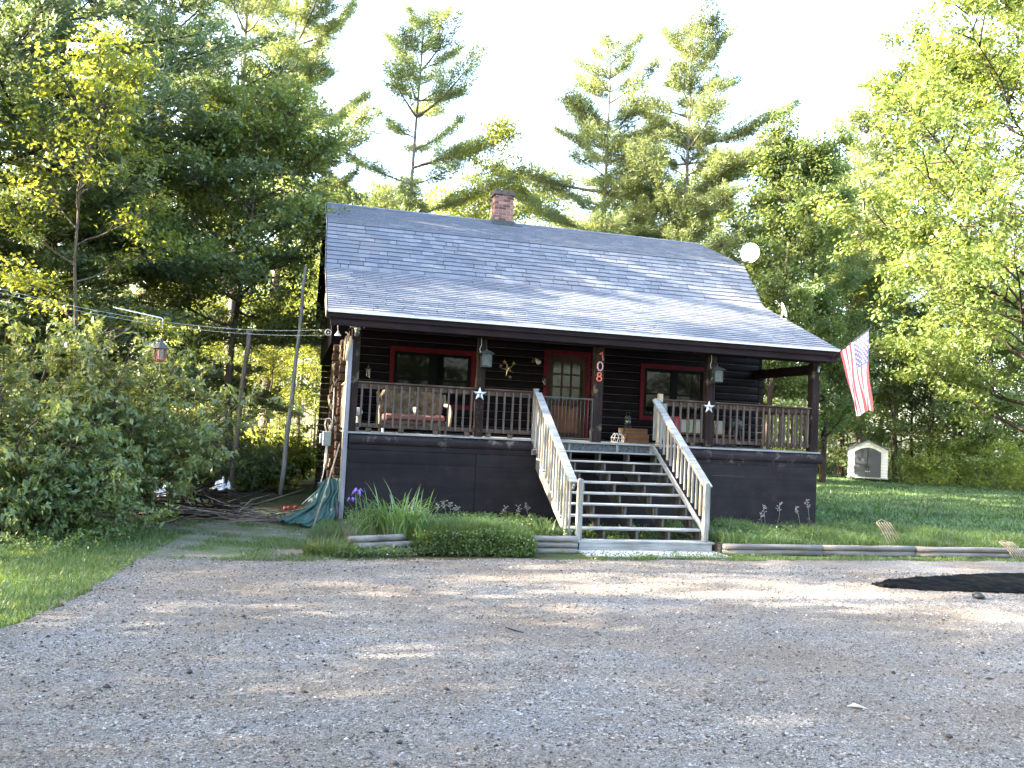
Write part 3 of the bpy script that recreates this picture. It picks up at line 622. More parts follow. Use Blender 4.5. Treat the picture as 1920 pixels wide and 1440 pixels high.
# rake boards
for x0, x1 in ((XL-.02, XL+.028), (XR-.028, XR+.02)):
    mb = MB(); up = [(y, z-.005) for y, z in top]; dn = [(y, z-.16) for y, z in top]
    for i in range(len(top)-1): mb.prism([up[i], up[i+1], dn[i+1], dn[i]], x0, x1, 'yz')
    mb.build('rake_board', M['beam'], roof)
mb = MB(); x0 = XL-.024
for i in range(3):
    mb.prism([(PR[i][0], PR[i][1]-.006), (PR[i+1][0], PR[i+1][1]-.006), (PR[i+1][0], PR[i+1][1]-.04), (PR[i][0], PR[i][1]-.04)], x0, XL-.0205, 'yz')
mb.build('rake_drip_edge', M['drip'], roof)
MB().bar((XL-.03, -.36, 3.85), (XL-.03, .75, 4.32), .02, .12).build('rake_patch_board', M['tan_wood'], roof)
# chimney
ch = MB(); cx0, cx1, cy0, cy1 = 3.86, 4.36, 5.95, 6.40
ch.box(cx0+.012, cx1-.012, cy0+.012, cy1-.012, 6.9, 8.17); chim = ch.build('chimney', M['mortar'], roof)
mb = MB(); rb = random.Random(2)
for i in range(16):
    z0 = 7.05+i*.0725; off = .0 if i % 2 else -.11
    for fx in range(4):
        a, b2 = max(cx0, cx0+off+fx*.215), min(cx1, cx0+off+fx*.215+.2)
        if b2-a > .03: j = rb.uniform(-.002, .003); mb.box(a, b2, cy0-j, cy0+.08, z0, z0+.058); mb.box(a, b2, cy1-.08, cy1+j, z0, z0+.058)
    for fy in range(4):
        a, b2 = max(cy0+.09, cy0+off+.05+fy*.215), min(cy1-.09, cy0+off+.05+fy*.215+.2)
        if b2-a > .03: mb.box(cx0-.001, cx0+.07, a, b2, z0, z0+.058); mb.box(cx1-.07, cx1+.001, a, b2, z0, z0+.058)
mb.build('brick_courses', M['brick'], roof)
M['cap_brick'] = plain('sooty_cap_brick', (.085, .065, .058), .95, var=.45, sc_=12)
mb = MB(); mb.box(cx0-.04, cx1+.03, cy0-.04, cy1+.03, 8.17, 8.235)
for i in range(3): mb.box(cx0-.03+.185*i, cx0-.03+.185*i+.16, cy0-.03, cy0+.07, 8.237, 8.30)
mb.box(cx0-.03, cx1+.02, cy1-.06, cy1+.02, 8.237, 8.295); mb.box(cx0-.03, cx0+.06, cy0+.08, cy1-.07, 8.237, 8.29)
mb.build('chimney_cap', M['cap_brick'], roof)
mb = MB(); mb.box(cx0-.04, cx1+.04, cy0-.05, cy0-.003, 7.22, 7.47); mb.box(cx0-.09, cx1+.22, cy0-.22, cy0-.05, 7.29, 7.325)
mb.box(cx0-.03, cx0-.003, cy0, cy1, 7.25, 7.60)
o = mb.build('flashing', plain('tarred_flashing', (.035, .037, .04), .5, var=.6, sc_=20), roof)

# ---- walls of logs
LH = .177; W1 = (.93, 2.805, 2.31, 3.605); DR = (4.373, 5.481, ZD-.01, 3.77); W2 = (6.72, 8.42, 2.30, 3.611)
def logseg(mb, a, b_, z0, face, along='x', side=-1, bulge=.032, h=LH):
    zs = [(0, .0), (.012, .016), (.045, .030), (h*.5, bulge+.004), (h-.045, .030), (h-.012, .016), (h, .0)]
    prof = [(face+side*d, z0+z) for z, d in zs]+[(face-side*.10, z0+h), (face-side*.10, z0)]
    mb.prism(prof, a, b_, 'yz' if along == 'x' else 'xz')
mb = MB(); ck = MB(); rl = random.Random(5)
nlog = int((4.95-.02)/LH)
for i in range(nlog):
    z0 = .02+LH*i; zc = z0+LH/2; iv = [(0.0, LX)]
    for (a, b_, lo, hi) in (W1, DR, W2):
        if lo < zc < hi:
            iv = [q for (s_, e_) in iv for q in ((s_, min(e_, a)), (max(s_, b_), e_)) if q[1]-q[0] > .02 and q[1] <= LX+.01]
    for s_, e_ in iv:
        cut = [s_]
        if e_-s_ > 4: cut.append(rl.uniform(s_+1, e_-1))
        cut.append(e_)
        for a, b_ in zip(cut[:-1], cut[1:]): logseg(mb, a+.002, b_-.002, z0+.003, YW)
        ck.box(s_+.01, e_-.01, YW-.012, YW+.05, z0-.004, z0+.006)
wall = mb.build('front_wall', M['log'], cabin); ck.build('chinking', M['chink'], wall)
for nm, X, sd in (('side_wall', 0.0, -1), ('side_wall', LX, 1)):
    mb = MB()
    for i in range(20): logseg(mb, YW+.01, 10.07, .02+LH*i+LH*.5, X, 'y', sd)
    mb.build(nm, M['log'], cabin)
mb = MB(); mb.box(0, LX, 9.97, 10.07, 0, 4.75); mb.build('rear_wall', M['log'], cabin)
# gable walls with dark overhanging siding
GP = [(YW-.0, 4.95), (PR[1][0]+.1, 5.1), (PR[2][0]+.06, 6.27), (6.2745, 7.36), (PB[0][0]-.06, 6.27), (10.10, 4.7), (10.10, 3.57), (YW, 3.57)]
for a, b_, nm in ((-.33, .06, 'gable_wall'), (LX-.06, LX+.10, 'gable_wall')):
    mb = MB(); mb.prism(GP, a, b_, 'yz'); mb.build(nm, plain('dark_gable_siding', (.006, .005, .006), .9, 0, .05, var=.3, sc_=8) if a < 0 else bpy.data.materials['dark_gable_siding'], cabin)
# crossed log ends at the front corners
mb = MB(); mr_ = MB(); re_ = random.Random(8)
for i in range(20):
    z0 = .02+LH*i
    l = .30+re_.uniform(-.03, .05)
    mb.box(-l*.95, -.001, YW-.03, YW+.13, z0+.006, z0+LH-.006)                       # front-wall log passing the left corner
    r2 = .30+re_.uniform(-.04, .05); zz = z0+LH*.5
    mb.box(-.135+re_.uniform(-.01, .01), .035, YW-r2, YW-.035, zz+.01, zz+LH-.01)      # side-wall log passing towards the porch
    mr_.box(LX+.001, LX+.16+re_.uniform(-.02, .03), YW-.03, YW+.13, z0+.006, z0+LH-.006)
mb.build('corner_log_ends', M['log_end'], cabin, bevel=.02); mr_.build('corner_log_ends', M['beam'], cabin, bevel=.02)
mb = MB()
for i in range(20):
    z0 = .02+LH*i+LH*.5
    mb.box(-.28, -.002, 9.9, 10.06, z0-LH*.5+.006, z0+LH*.5-.006)
mb.build('rear_log_ends', M['log_end'], cabin, bevel=.02)
# pale tan bits painting sunlit log faces between the left log ends
mb = MB()
for i in range(24):
    z = re_.uniform(.25, 3.5); x = -.20+re_.uniform(-.09, .10); mb.tube([(x, YW-.17, z), (x+re_.uniform(-.02, .02), YW-.18, z+.07), (x+re_.uniform(-.03, .03), YW-.17, z+.15)], [.012, .018, .012], 6)
mb.build('sunlit_log_bits', M['tan_wood'], cabin, True)

# ---- windows and door
def framed(name, a, b_, lo, hi, tw=.10, y=YW-.055):
    fr = MB(); fr.box(a, b_, y, y+.035, hi-tw, hi); fr.box(a, b_, y-.002, y+.033, lo, lo+tw)
    fr.box(a, a+tw*.9, y+.001, y+.034, lo+tw, hi-tw); fr.box(b_-tw*.9, b_, y+.001, y+.034, lo+tw, hi-tw); return fr
def window(a, b_, lo, hi):
    w_ = framed('window', a, b_, lo, hi).build('window', M['red'], cabin)
    a1, b1_, l1, h1 = a+.088, b_-.088, lo+.098, hi-.098; y = YW-.03
    s_ = MB(); c_ = (a1+b1_)/2
    s_.box(a1, a1+.075, y, y+.06, l1, h1); s_.box(b1_-.075, b1_, y, y+.06, l1, h1); s_.box(c_-.085, c_+.085, y-.006, y+.06, l1, h1)
    for q0, q1 in ((a1+.075, c_-.085), (c_+.085, b1_-.075)):
        s_.box(q0, q1, y+.002, y+.058, h1-.06, h1); s_.box(q0, q1, y+.002, y+.058, l1, l1+.06); zc = l1+(h1-l1)*.47; s_.box(q0, q1, y+.004, y+.056, zc-.022, zc+.022)
    s_.build('sash', M['sash'], w_)
    for q0, q1 in ((a1+.075, c_-.085), (c_+.085, b1_-.075)):
        p = MB(); p.box(q0-.01, q1+.01, y+.022, y+.03, l1+.05, h1-.05); p.build('pane', M['glass'], w_)
    d = MB(); d.box(a1, b1_, y+.05, y+.058, l1, h1) if False else None
    return w_
window(*W1); window(*W2)
dr = framed('door', DR[0], DR[1], ZD-.09, DR[3], .09).build('door', M['red'], cabin)
M['door_wood'] = wood('brown_door_wood', (.030, .017, .013), (.07, .036, .026), 2, .5, 14, .3); M['door_panel'] = wood('rust_door_panel', (.075, .030, .018), (.14, .058, .032), 2, .55, 14, .3)
a, b_, y = DR[0]+.08, DR[1]-.08, YW-.03
mb = MB(); mb.box(a, a+.15, y, y+.04, ZD, 3.68); mb.box(b_-.15, b_, y, y+.04, ZD, 3.68); mb.box(a+.15, b_-.15, y, y+.04, 3.52, 3.68); mb.box(a+.15, b_-.15, y, y+.04, 2.52, 2.66); mb.box(a+.15, b_-.15, y, y+.04, ZD, 1.92)
gx0, gx1 = a+.15, b_-.15
for i in (1, 2): x = gx0+(gx1-gx0)*i/3; mb.box(x-.022, x+.022, y+.004, y+.036, 2.66, 3.52); z = 2.66+.86*i/3; mb.box(gx0, gx1, y+.006, y+.034, z-.02, z+.02)
mb.build('door_leaf', M['door_wood'], dr)
MB().box(gx0-.01, gx1+.01, y+.016, y+.024, 2.65, 3.53).build('pane', plain('curtained_pane', (.018, .023, .022), .12, var=.3, sc_=4, bmp=0), dr)
mb = MB(); mb.box(gx0, gx1, y+.012, y+.03, 1.92, 2.52); mb.box(gx0+.07, (gx0+gx1)/2-.03, y+.004, y+.012, 1.99, 2.45); mb.box((gx0+gx1)/2+.03, gx1-.07, y+.004, y+.012, 1.99, 2.45); mb.build('door_panel', M['door_panel'], dr)
mb = MB(); mb.tube([(a+.075, y, 2.62), (a+.075, y-.05, 2.62), (a+.16, y-.05, 2.62)], .011, 8); mb.box(a+.05, a+.10, y-.004, y, 2.52, 2.72); mb.build('handle', M['black'], dr)
pts = [(b_-.33, y-.012, 2.50)]+[(b_-.33+.22*math.sin(t*.25), y-.012, 2.50+.30*(1-math.cos(t*.25))) for t in range(1, 7)]+[(b_-.11, y-.012, 3.35)]
MB().tube(pts, .009, 6).build('screen_edge', M['sash'], dr)

# ---- porch structure
deck = MB()
for i in range(14): deck.box(-.06, LX+.06, -.035+i*.178, -.035+i*.178+.172, ZD-.035, ZD-(.0015*(i % 3)))
dk = deck.build('porch_deck', M['grey_x'], cabin, bevel=.004)
mb = MB(); mb.box(-.02, LX+.02, .03, YW-.05, 1.50, ZD-.04); mb.build('joist_frame', M['beam'], dk)
def rimlog(mb, x0, x1, zt, h):
    pr_ = [(.028, zt-h), (.0, zt-h*.97), (-.028, zt-h*.72), (-.036, zt-h*.45), (-.024, zt-h*.2), (.0, zt-.006), (.028, zt)]; mb.prism(pr_, x0, x1, 'yz')
rlw = wood('rim_log_stain', (.018, .014, .017), (.038, .030, .034), 0, .75, 12, .5, patch=(.12, .105, .095))
mb = MB(); rimlog(mb, .0, 3.50, ZD-.04, .19); mb.box(.0, 3.5, -.004, .027, 1.44, 1.535); mb.build('rim_log', rlw, dk, bevel=.006)
mb = MB(); rimlog(mb, 6.13, LX+.12, ZD-.04, .21); mb.box(6.13, LX+.03, -.004, .027, 1.43, 1.515); mb.build('rim_log', rlw, dk, bevel=.006)
mb = MB(); mb.box(3.5, 6.13, .004, .027, 1.56, ZD-.04); mb.build('stair_header', plain('peeling_header_board', (.06, .065, .066), .85, var=.8, sc_=22), dk)
mb = MB(); mb.box(3.68, 3.72, -.02, .002, 1.58, ZD-.04); mb.box(4.22, 4.26, -.02, .002, 1.58, ZD-.04); mb.box(5.22, 5.27, -.02, .002, 1.58, ZD-.04); mb.box(5.93, 6.0, -.02, .002, 1.58, ZD-.04); mb.build('header_blocks', M['grey_wood'], dk)
# skirt panels with seams
sk = MB()
sk.box(.0, 2.395, .0, .022, 0, 1.20); sk.box(2.405, 4.80, .0, .022, 0, 1.20); sk.box(4.81, 7.3, .0, .022, 0, 1.20); sk.box(7.304, LX, .0, .022, 0, 1.20)
sk.box(.0, 2.395, .003, .025, 1.207, 1.438); sk.box(2.405, 4.80, .003, .025, 1.205, 1.438); sk.box(4.81, LX, .0, .022, 1.2005, 1.43)
sk.box(.0, .02, .03, YW, 0, 1.43); sk.box(LX-.02, LX, .03, YW, 0, 1.43)
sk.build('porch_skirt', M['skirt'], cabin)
MB().box(7.35, 8.05, -.003, -.0005, 1.195, 1.203).build('skirt_seam', M['chink'], cabin)
MB().box(.03, LX-.03, .05, .06, 0, 1.43).build('skirt_backing', M['black'], cabin)
# posts
for i, (x, wd) in enumerate(((.03, .17), (2.42, .16), (4.81, .19), (7.25, .185), (9.70, .18))):
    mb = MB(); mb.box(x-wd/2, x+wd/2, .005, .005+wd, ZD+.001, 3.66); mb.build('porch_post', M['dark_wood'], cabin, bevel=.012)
MB().box(-.105, -.025, -.045, -.015, .1, 3.45).build('corner_board', M['trim_grey'], cabin, bevel=.004)
MB().box(-.118, -.108, -.03, .10, .2, 3.5).build('corner_board_sunlit_strip', M['tan_wood'], cabin)  # tan strip paints sunlight on the left face of the corner board
mb = MB(); mb.box(XL+.05, XR-.02, -.345, -.30, 3.66, 3.86); mb.box(-.08, 9.85, .02, .17, 3.665, 3.90)
mb.build('porch_beam', M['beam'], cabin, bevel=.006)
mb = MB()
for x in (-.02, 9.70): MB().bar((x, .02, 3.52), (x, YW-.02, 3.52), .14, .20).build('porch_tie_beam', M['beam'], cabin)
mb = MB()
for i in range(17):
    x = .1+i*.6; mb.bar((x, -.29, 3.70), (x, 2.40, 4.86), .045, .14)
mb.build('rafters', M['beam'], cabin)

# ---- porch railings
def rail(x0, x1, label=None, y=.05):
    r_ = MB(); r_.box(x0, x1, y-.055, y+.07, ZD+.905, ZD+.933); root = r_.build('porch_railing', M['rail_wood'], cabin, bevel=.004)
    q = MB(); q.box(x0, x1, y-.006, y+.03, ZD+.80, ZD+.904); q.build('rail_board', M['rail_wood'], root, bevel=.003); MB().box(x0, x1, y-.004, y+.032, ZD+.085, ZD+.165).build('bottom_rail', M['rail_wood'], root, bevel=.003)
    n_ = int((x1-x0)/.146); 
    for i in range(n_):
        x = x0+(x1-x0)*(i+.5)/n_+rs.uniform(-.006, .006); t = rs.uniform(-.006, .006)
        bb = MB(); bb.bar((x, y-.026, ZD+.09+rs.uniform(-.008, .008)), (x+t, y-.026, ZD+.88), .036, .036, (0, 1, 0)); bb.build('baluster', M['bal_wood'], root, bevel=.003)
    return root
rail(.12, 2.335); rail(2.505, 3.47); rail(6.20, 7.155); rail(7.345, 9.605)
mb = MB()
for x in (.35, .95, 1.6, 2.2, 2.62, 3.05, 6.9): mb.box(x-.05, x+.05, .03, .07, ZD+.002, ZD+.084)
mb.build('rail_feet', M['rail_wood'], cabin)
# left end railing (pale tan boards, sunlight painted into the colour)
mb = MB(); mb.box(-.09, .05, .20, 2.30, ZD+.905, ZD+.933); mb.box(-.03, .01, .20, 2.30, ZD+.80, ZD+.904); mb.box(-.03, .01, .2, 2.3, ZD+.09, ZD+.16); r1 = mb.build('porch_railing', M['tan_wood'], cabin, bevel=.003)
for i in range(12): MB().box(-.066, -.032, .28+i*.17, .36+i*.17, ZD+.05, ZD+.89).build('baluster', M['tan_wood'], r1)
mb = MB(); mb.box(9.68, 9.80, .20, 2.30, ZD+.905, ZD+.933); mb.box(9.72, 9.76, .20, 2.30, ZD+.80, ZD+.904); mb.box(9.72, 9.76, .2, 2.3, ZD+.09, ZD+.16); r2_ = mb.build('porch_railing', M['rail_wood'], cabin, bevel=.003)
for i in range(12): MB().box(9.762, 9.80, .30+i*.165, .34+i*.165, ZD+.05, ZD+.89).build('baluster', M['bal_wood'], r2_)
# stair posts at deck level
mb = MB(); mb.box(3.48, 3.57, -.02, .07, ZD-.3, ZD+.96); mb.box(3.475, 3.575, -.025, .075, ZD+.96, ZD+.985); mb.build('stair_post', M['grey_wood'], cabin, bevel=.006)
mb = MB(); mb.box(6.09, 6.18, -.03, .06, ZD-.02, ZD+1.03); mb.build('stair_post', M['tan_wood'], cabin, bevel=.006)

# ---- stairs
M['string_wood'] = wood('shaded_stringer_wood', (.05, .048, .045), (.15, .145, .14), 2, .85, 20, .4); ST = MB(); RI, RU = .1769, .2786  # darker wood paints in the shade on the inner stringers
stair = None
for i, x in enumerate((3.60, 4.20, 4.80, 5.40, 5.98)):
    pl = [(0.0, ZD-RI-.03)]
    for k in range(1, 10):
        z = ZD-k*RI-.03; pl.append((-RU*k+.03, z)); 
        if k < 9: pl.append((-RU*k+.03, z-RI))
    pl.append((-RU*9+.03, .02)); pl.append((-RU*8+.02, .02)); pl.append((0.0, ZD-RI-.38))
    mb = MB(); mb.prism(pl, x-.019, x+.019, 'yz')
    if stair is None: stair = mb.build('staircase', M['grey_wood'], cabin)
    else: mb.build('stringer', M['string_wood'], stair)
for k in range(1, 10):
    z = ZD-k*RI; mb = MB(); xa, xb = (3.50, 6.06) if k < 9 else (3.585, 6.10); t = rs.uniform(-.003, .003)
    mb.box(xa, xb, -RU*k-.004, -RU*k+.134, z-.03+t, z+t); mb.box(xa+.004, xb-.004, -RU*k+.141, -RU*k+.274, z-.03, z-.001); mb.build('tread', M['grey_x'], stair, bevel=.005)
MB().box(3.66, 6.06, -2.50, -2.465, -.01, .142).build('riser_board', M['grey_x'], stair, bevel=.004)
o = MB().box(3.62, 6.14, -3.08, -2.45, -.08, .022).build('concrete_pad', M['concrete'], None, bevel=.01); tag(o, 'thin pale concrete pad at the foot of the porch steps', 'concrete pad')
def handrail(xc, sgn, xp, low_rail):
    y1 = -2.42; z1 = 1.12; y0 = -.02; z0 = ZD+.90
    mb = MB(); mb.box(xp-.045, xp+.045, y1-.055, y1+.035, .176, 1.165); mb.prism([(xp-.045, 1.165), (xp+.045, 1.165), (xp+.02, 1.185), (xp-.02, 1.185)], y1-.055, y1+.035, 'xz'); mb.build('newel_post', M['grey_wood'], stair, bevel=.006)
    mb = MB(); mb.bar((xc, y0, z0), (xc, y1+.03, z1-.01), .14, .035); hr = mb.build('handrail', M['grey_x'], stair, bevel=.004)
    mb = MB(); mb.bar((xc, y0, z0-.075), (xc, y1+.03, z1-.085), .036, .09)
    mb.build('rail_board', M['grey_x'], hr, bevel=.003)
    if low_rail: MB().bar((xc-.03, -.02, ZD-.03), (xc-.03, y1+.02, .30), .036, .09).build('lower_rail', M['grey_x'], hr, bevel=.003)
    n_ = 15
    for i in range(n_):
        t = (i+.5)/n_; y = y0+(y1-y0)*t; zt = z0+(z1-z0)*t; zb = zt-(.80 if low_rail else 1.0)-rs.uniform(0, .03)
        MB().bar((xc+sgn*.038, y, zb), (xc+sgn*.038, y, zt-.03), .036, .036, (0, 1, 0)).build('baluster', M['grey_wood'] if i % 3 else M['tan_wood'], hr, bevel=.003)
handrail(3.56, -1, 3.66, False); handrail(6.02, 1, 5.955, True)
# folded-back gate beside the right stair post
mb = MB(); mb.bar((6.03, -.045, ZD+.09), (6.03, -.045, ZD+.93), .10, .02, (0, 1, 0)); mb.bar((6.10, -.052, ZD+.10), (6.10, -.052, ZD+.90), .09, .02, (0, 1, 0)); mb.bar((6.2, -.06, ZD+.12), (6.2, -.06, ZD+.84), .08, .02, (0, 1, 0))
gt = mb.build('folded_gate_panel', M['grey_wood'], cabin, bevel=.003)
mb = MB(); mb.tube([(5.97, -.07, ZD+.80), (6.1, -.085, ZD+.845), (6.26, -.07, ZD+.87)], .008, 6); mb.tube([(5.97, -.07, ZD+.03), (6.1, -.085, ZD+.05), (6.26, -.07, ZD+.045)], .008, 6); mb.build('strap', M['black'], gt)

# ================================================================ THINGS ON AND ROUND THE PORCH
def star(mb, c, R, r, t, ax=(1, 0, 0), up=(0, 0, 1), rot=0.):
    c = Vector(c); ax = Vector(ax).normalized(); up = Vector(up).normalized(); nn = ax.cross(up); pts = []
    for i in range(10):
        a = math.pi/2+i*math.pi/5+rot; q = R if i % 2 == 0 else r; pts.append(c+ax*(math.cos(a)*q)+up*(math.sin(a)*q))
    mb.add(pts+[c+nn*t, c-nn*t*.2], [(i, (i+1) % 10, 10) for i in range(10)]+[((i+1) % 10, i, 11) for i in range(10)])
M['star_white'] = plain('white_tin', (.62, .66, .68), .4, .3, var=.12); M['star_grn'] = plain('verdigris_tin', (.10, .18, .16), .5, .3, var=.2)
M['rust_gold'] = plain('tarnished_gold_tin', (.30, .25, .15), .45, .5, var=.35)
for x, lab in ((2.40, 'white tin star on the porch post in front of the left window'), (7.20, 'white tin star on the porch post in front of the right window')):
    t = empty('tin_star', (x, -.03, 2.585), lab, 'star ornament', 'white tin stars on the porch posts')
    mb = MB(); star(mb, (0, 0, 0), .135, .052, .035); mb.build('star_face', M['star_white'], t)
    mb = MB(); star(mb, (0, -.020, 0), .05, .022, .022); mb.build('star_centre', M['star_grn'], t)
t = empty('wall_star', (3.54, 2.40, 3.27), 'gold five-pointed star with small stars around it on the log wall', 'wall ornament')
mb = MB(); star(mb, (0, 0, 0), .165, .045, .04, rot=.35); mb.build('large_star', M['rust_gold'], t)
for dx, dz in ((-.17, .06), (.12, .13), (.05, -.17), (-.09, .15)):
    mb = MB(); star(mb, (dx, -.01, dz), .055, .02, .015); mb.build('small_star', M['rust_gold'], t)
# house number 1 0 8 on the middle post, each figure a bent piece
M['num'] = plain('red_orange_figure', (.62, .13, .08), .45, var=.15); M['num0'] = plain('faded_pink_figure', (.50, .30, .27), .5, var=.2)
def figure(name, c, strokes, mat, lab):
    mb = MB()
    for s_ in strokes: mb.tube([Vector(c)+Vector((x, 0, z)) for x, z in s_], .013, 8)
    o = mb.build(name, mat, None, True); tag(o, lab, 'house number', 'figures of the house number on the post')
ell = lambda cx_, cz_, a, b_, n_=20: [(cx_+a*math.sin(2*math.pi*i/n_), cz_+b_*math.cos(2*math.pi*i/n_)) for i in range(n_+1)]
figure('house_number', (4.83, -.012, 3.47), [[(-.035, .045), (.012, .085), (.02, .0), (.035, -.085)], [(-.035, .045), (-.02, .035)]], M['num'], 'red figure 1 at the top of the middle porch post')
figure('house_number', (4.81, -.012, 3.27), [ell(0, 0, .055, .085)], M['num0'], 'pale pink figure 0 between the 1 and the 8')
figure('house_number', (4.80, -.012, 3.065), [ell(0, .042, .038, .038), ell(0, -.042, .048, .045)], M['num'], 'red figure 8 lowest on the middle porch post')
# lanterns hanging in front of two posts
M['lantern'] = plain('grey_green_lantern_metal', (.045, .052, .050), .5, .4, var=.2)
m, n, b, out = newmat('lantern_glass'); b.inputs['Base Color'].default_value = (.10, .12, .115, 1); b.inputs['Roughness'].default_value = .2; b.inputs['Transmission Weight'].default_value = .55; M['lglass'] = m
for x, lab in ((2.47, 'square grey lantern hanging at the post left of the door'), (7.30, 'square grey lantern hanging at the post in front of the right window')):
    t = empty('porch_lantern', (x, -.12, 3.10), lab, 'lantern', 'lanterns hanging under the porch eave')
    mb = MB(); mb.prism([(-.095, -.095), (.095, -.095), (.095, .095), (-.095, .095)], 0, .02, 'xy'); mb.add([(-.14, -.14, .25), (.14, -.14, .25), (.14, .14, .25), (-.14, .14, .25), (-.05, -.05, .31), (.05, -.05, .31), (.05, .05, .31), (-.05, .05, .31)], MB.BF)
    for sx in (-1, 1):
        for sy in (-1, 1): mb.box(sx*.085-.01, sx*.085+.01, sy*.085-.01, sy*.085+.01, .02, .25)
    mb.lathe([(.03, .31), (.03, .33), (.012, .345)], 8); mb.build('lantern_frame', M['lantern'], t)
    for sx, sy in ((0, -1), (-1, 0), (1, 0), (0, 1)):
        mb = MB(); mb.box(-.075 if sx == 0 else sx*.083-.002, .075 if sx == 0 else sx*.083+.002, -.075 if sy == 0 else sy*.083-.002, .075 if sy == 0 else sy*.083+.002, .02, .25); mb.build('glass_pane', M['lglass'], t)
    mb = MB(); mb.lathe([(.012, .03), (.014, .09), (.028, .13), (.026, .165), (.008, .19)], 12); mb.build('bulb', M['white'], t, True)
    mb = MB(); mb.tube([(0, 0, .345), (0, .02, .45), (-.01, .05, .56)], .006, 6); mb.build('hanger', M['lantern'], t)
    mb = MB(); mb.tube([(-.10, .05, .26), (-.12, .06, .34), (-.085, .08, .42), (-.09, .08, .56)], .004, 5); mb.build('cord', M['white'], t)
# small things on the wall
t = empty('wall_lamp', (4.14, 2.40, 3.50), 'small grey flood lamp on the log wall left of the door', 'wall lamp')
mb = MB(); mb.lathe([(.04, .0), (.045, .03), (.02, .05)], 12, (0, 0, .02)); mb.build('mount', M['lantern'], t); 
mb = MB(); mb.tube([(0, -.03, .04), (.03, -.08, 0), (.07, -.14, -.06)], [.02, .04, .055], 12); mb.build('lamp_head', M['drip'], t, True); mb = MB(); mb.tube([(0, -.03, .04), (-.05, -.09, -.01), (-.08, -.12, -.04)], [.02, .03, .04], 10); mb.build('lamp_head', M['lantern'], t, True)
t = empty('wind_chime', (.47, 2.30, 2.86), 'little grey wind chime hanging near the left window', 'wind chime')
mb = MB(); mb.lathe([(.075, .20), (.07, .215), (.015, .24), (.012, .30)], 12); mb.build('cap', M['lantern'], t)
for i in range(5): a = i*1.26; MB().tube([(.035*math.cos(a), .035*math.sin(a), .2), (.035*math.cos(a), .035*math.sin(a), .02+.02*i)], .007, 6).build('chime_tube', M['drip'], t)
t = empty('door_lantern', (4.36, 2.30, 2.95), 'small blue-grey lantern hanging on the left door trim', 'lantern')
mb = MB(); mb.lathe([(.05, .14), (.06, .15), (.015, .19)], 8); mb.lathe([(.045, 0), (.05, .02)], 8); mb.build('lantern_cap', M['lantern'], t); mb = MB(); mb.lathe([(.035, .02), (.042, .14)], 8); mb.build('glass', M['lglass'], t)
t = empty('eave_lamp', (.03, -.16, 3.50), 'glass jar light under the eave above the left corner board', 'lamp')
mb = MB(); mb.lathe([(.045, .0), (.05, .10), (.04, .125)], 12); mb.build('glass', M['lglass'], t, True); mb = MB(); mb.lathe([(.055, .125), (.06, .14), (.05, .16)], 12); mb.box(-.13, .13, -.03, .03, .162, .18); mb.build('bracket', M['drip'], t)
# bell, pulley, driftwood at the left corner
t = empty('clothesline_pulley', (-.48, -.02, 3.55), 'spoked clothesline pulley at the left end of the porch eave', 'pulley')
mb = MB(); mb.tube([(.055*math.cos(a*.4488), 0, .055*math.sin(a*.4488)) for a in range(15)], .006, 6, False); mb.build('rim', M['drip'], t, True); mb = MB(); mb.tube([(0, -.01, 0), (0, .012, 0)], .013, 10)
for k in range(5): mb.tube([(0, 0, 0), (.052*math.cos(k*1.2566), 0, .052*math.sin(k*1.2566))], .004, 5)
mb.build('spokes', M['drip'], t)
t = empty('hanging_bell', (-.31, -.04, 3.50), 'small pale bell hanging beside the pulley', 'bell')
mb = MB(); mb.lathe([(.062, 0), (.055, .015), (.03, .05), (.018, .075), (.008, .08)], 14); mb.build('bell', M['white'], t, True); MB().tube([(0, 0, .08), (-.01, 0, .25)], .008, 6).build('hook', M['drip'], t)
t = empty('driftwood', (-.12, -.06, 3.05), 'forked piece of pale driftwood hanging at the left porch corner', 'driftwood')
MB().tube([(-.02, 0, 0), (-.01, 0, .12), (.02, 0, .30), (.04, .0, .38), (.05, 0, .46)], [.018, .030, .042, .035, .02], 8).build('wood', M['tan_wood'], t, True)
MB().tube([(.01, 0, .30), (-.01, 0, .38), (.01, 0, .48), (-.05, 0, .53)], [.025, .02, .013, .008], 8).build('fork', M['tan_wood'], t, True); MB().tube([(-.06, 0, 0), (-.05, 0, .2), (-.045, 0, .45)], .011, 6).build('stick', M['tan_wood'], t, True)
mb = MB(); mb.box(-.46, -.30, 1.98, 2.06, 1.42, 1.72)
M['meter'] = plain('grey_meter_box', (.30, .34, .35), .5, .3, var=.15)
t = empty('electric_meter', (-.30, 2.05, 1.42), 'grey electric meter box with looped conduit on the left corner logs', 'electric meter')
MB().box(-.10, .07, -.10, 0, 0, .30).build('meter_box', M['meter'], t, bevel=.01); MB().box(-.16, -.105, -.08, 0, .05, .25).build('side_box', M['meter'], t, bevel=.008)
mb = MB(); mb.tube([(-.03, -.05, .30), (-.07, -.05, .45), (-.05, -.05, .55), (.02, -.05, .57), (.06, -.05, .5), (.05, -.05, .36), (.02, -.05, .3)], .012, 8); mb.tube([(0, -.05, 0), (0, -.05, -.3), (-.02, -.05, -.5)], .02, 8); mb.tube([(.05, -.04, .30), (.08, -.04, .42), (.075, -.04, 1.2)], .010, 8); mb.build('conduit', M['drip'], t, True)
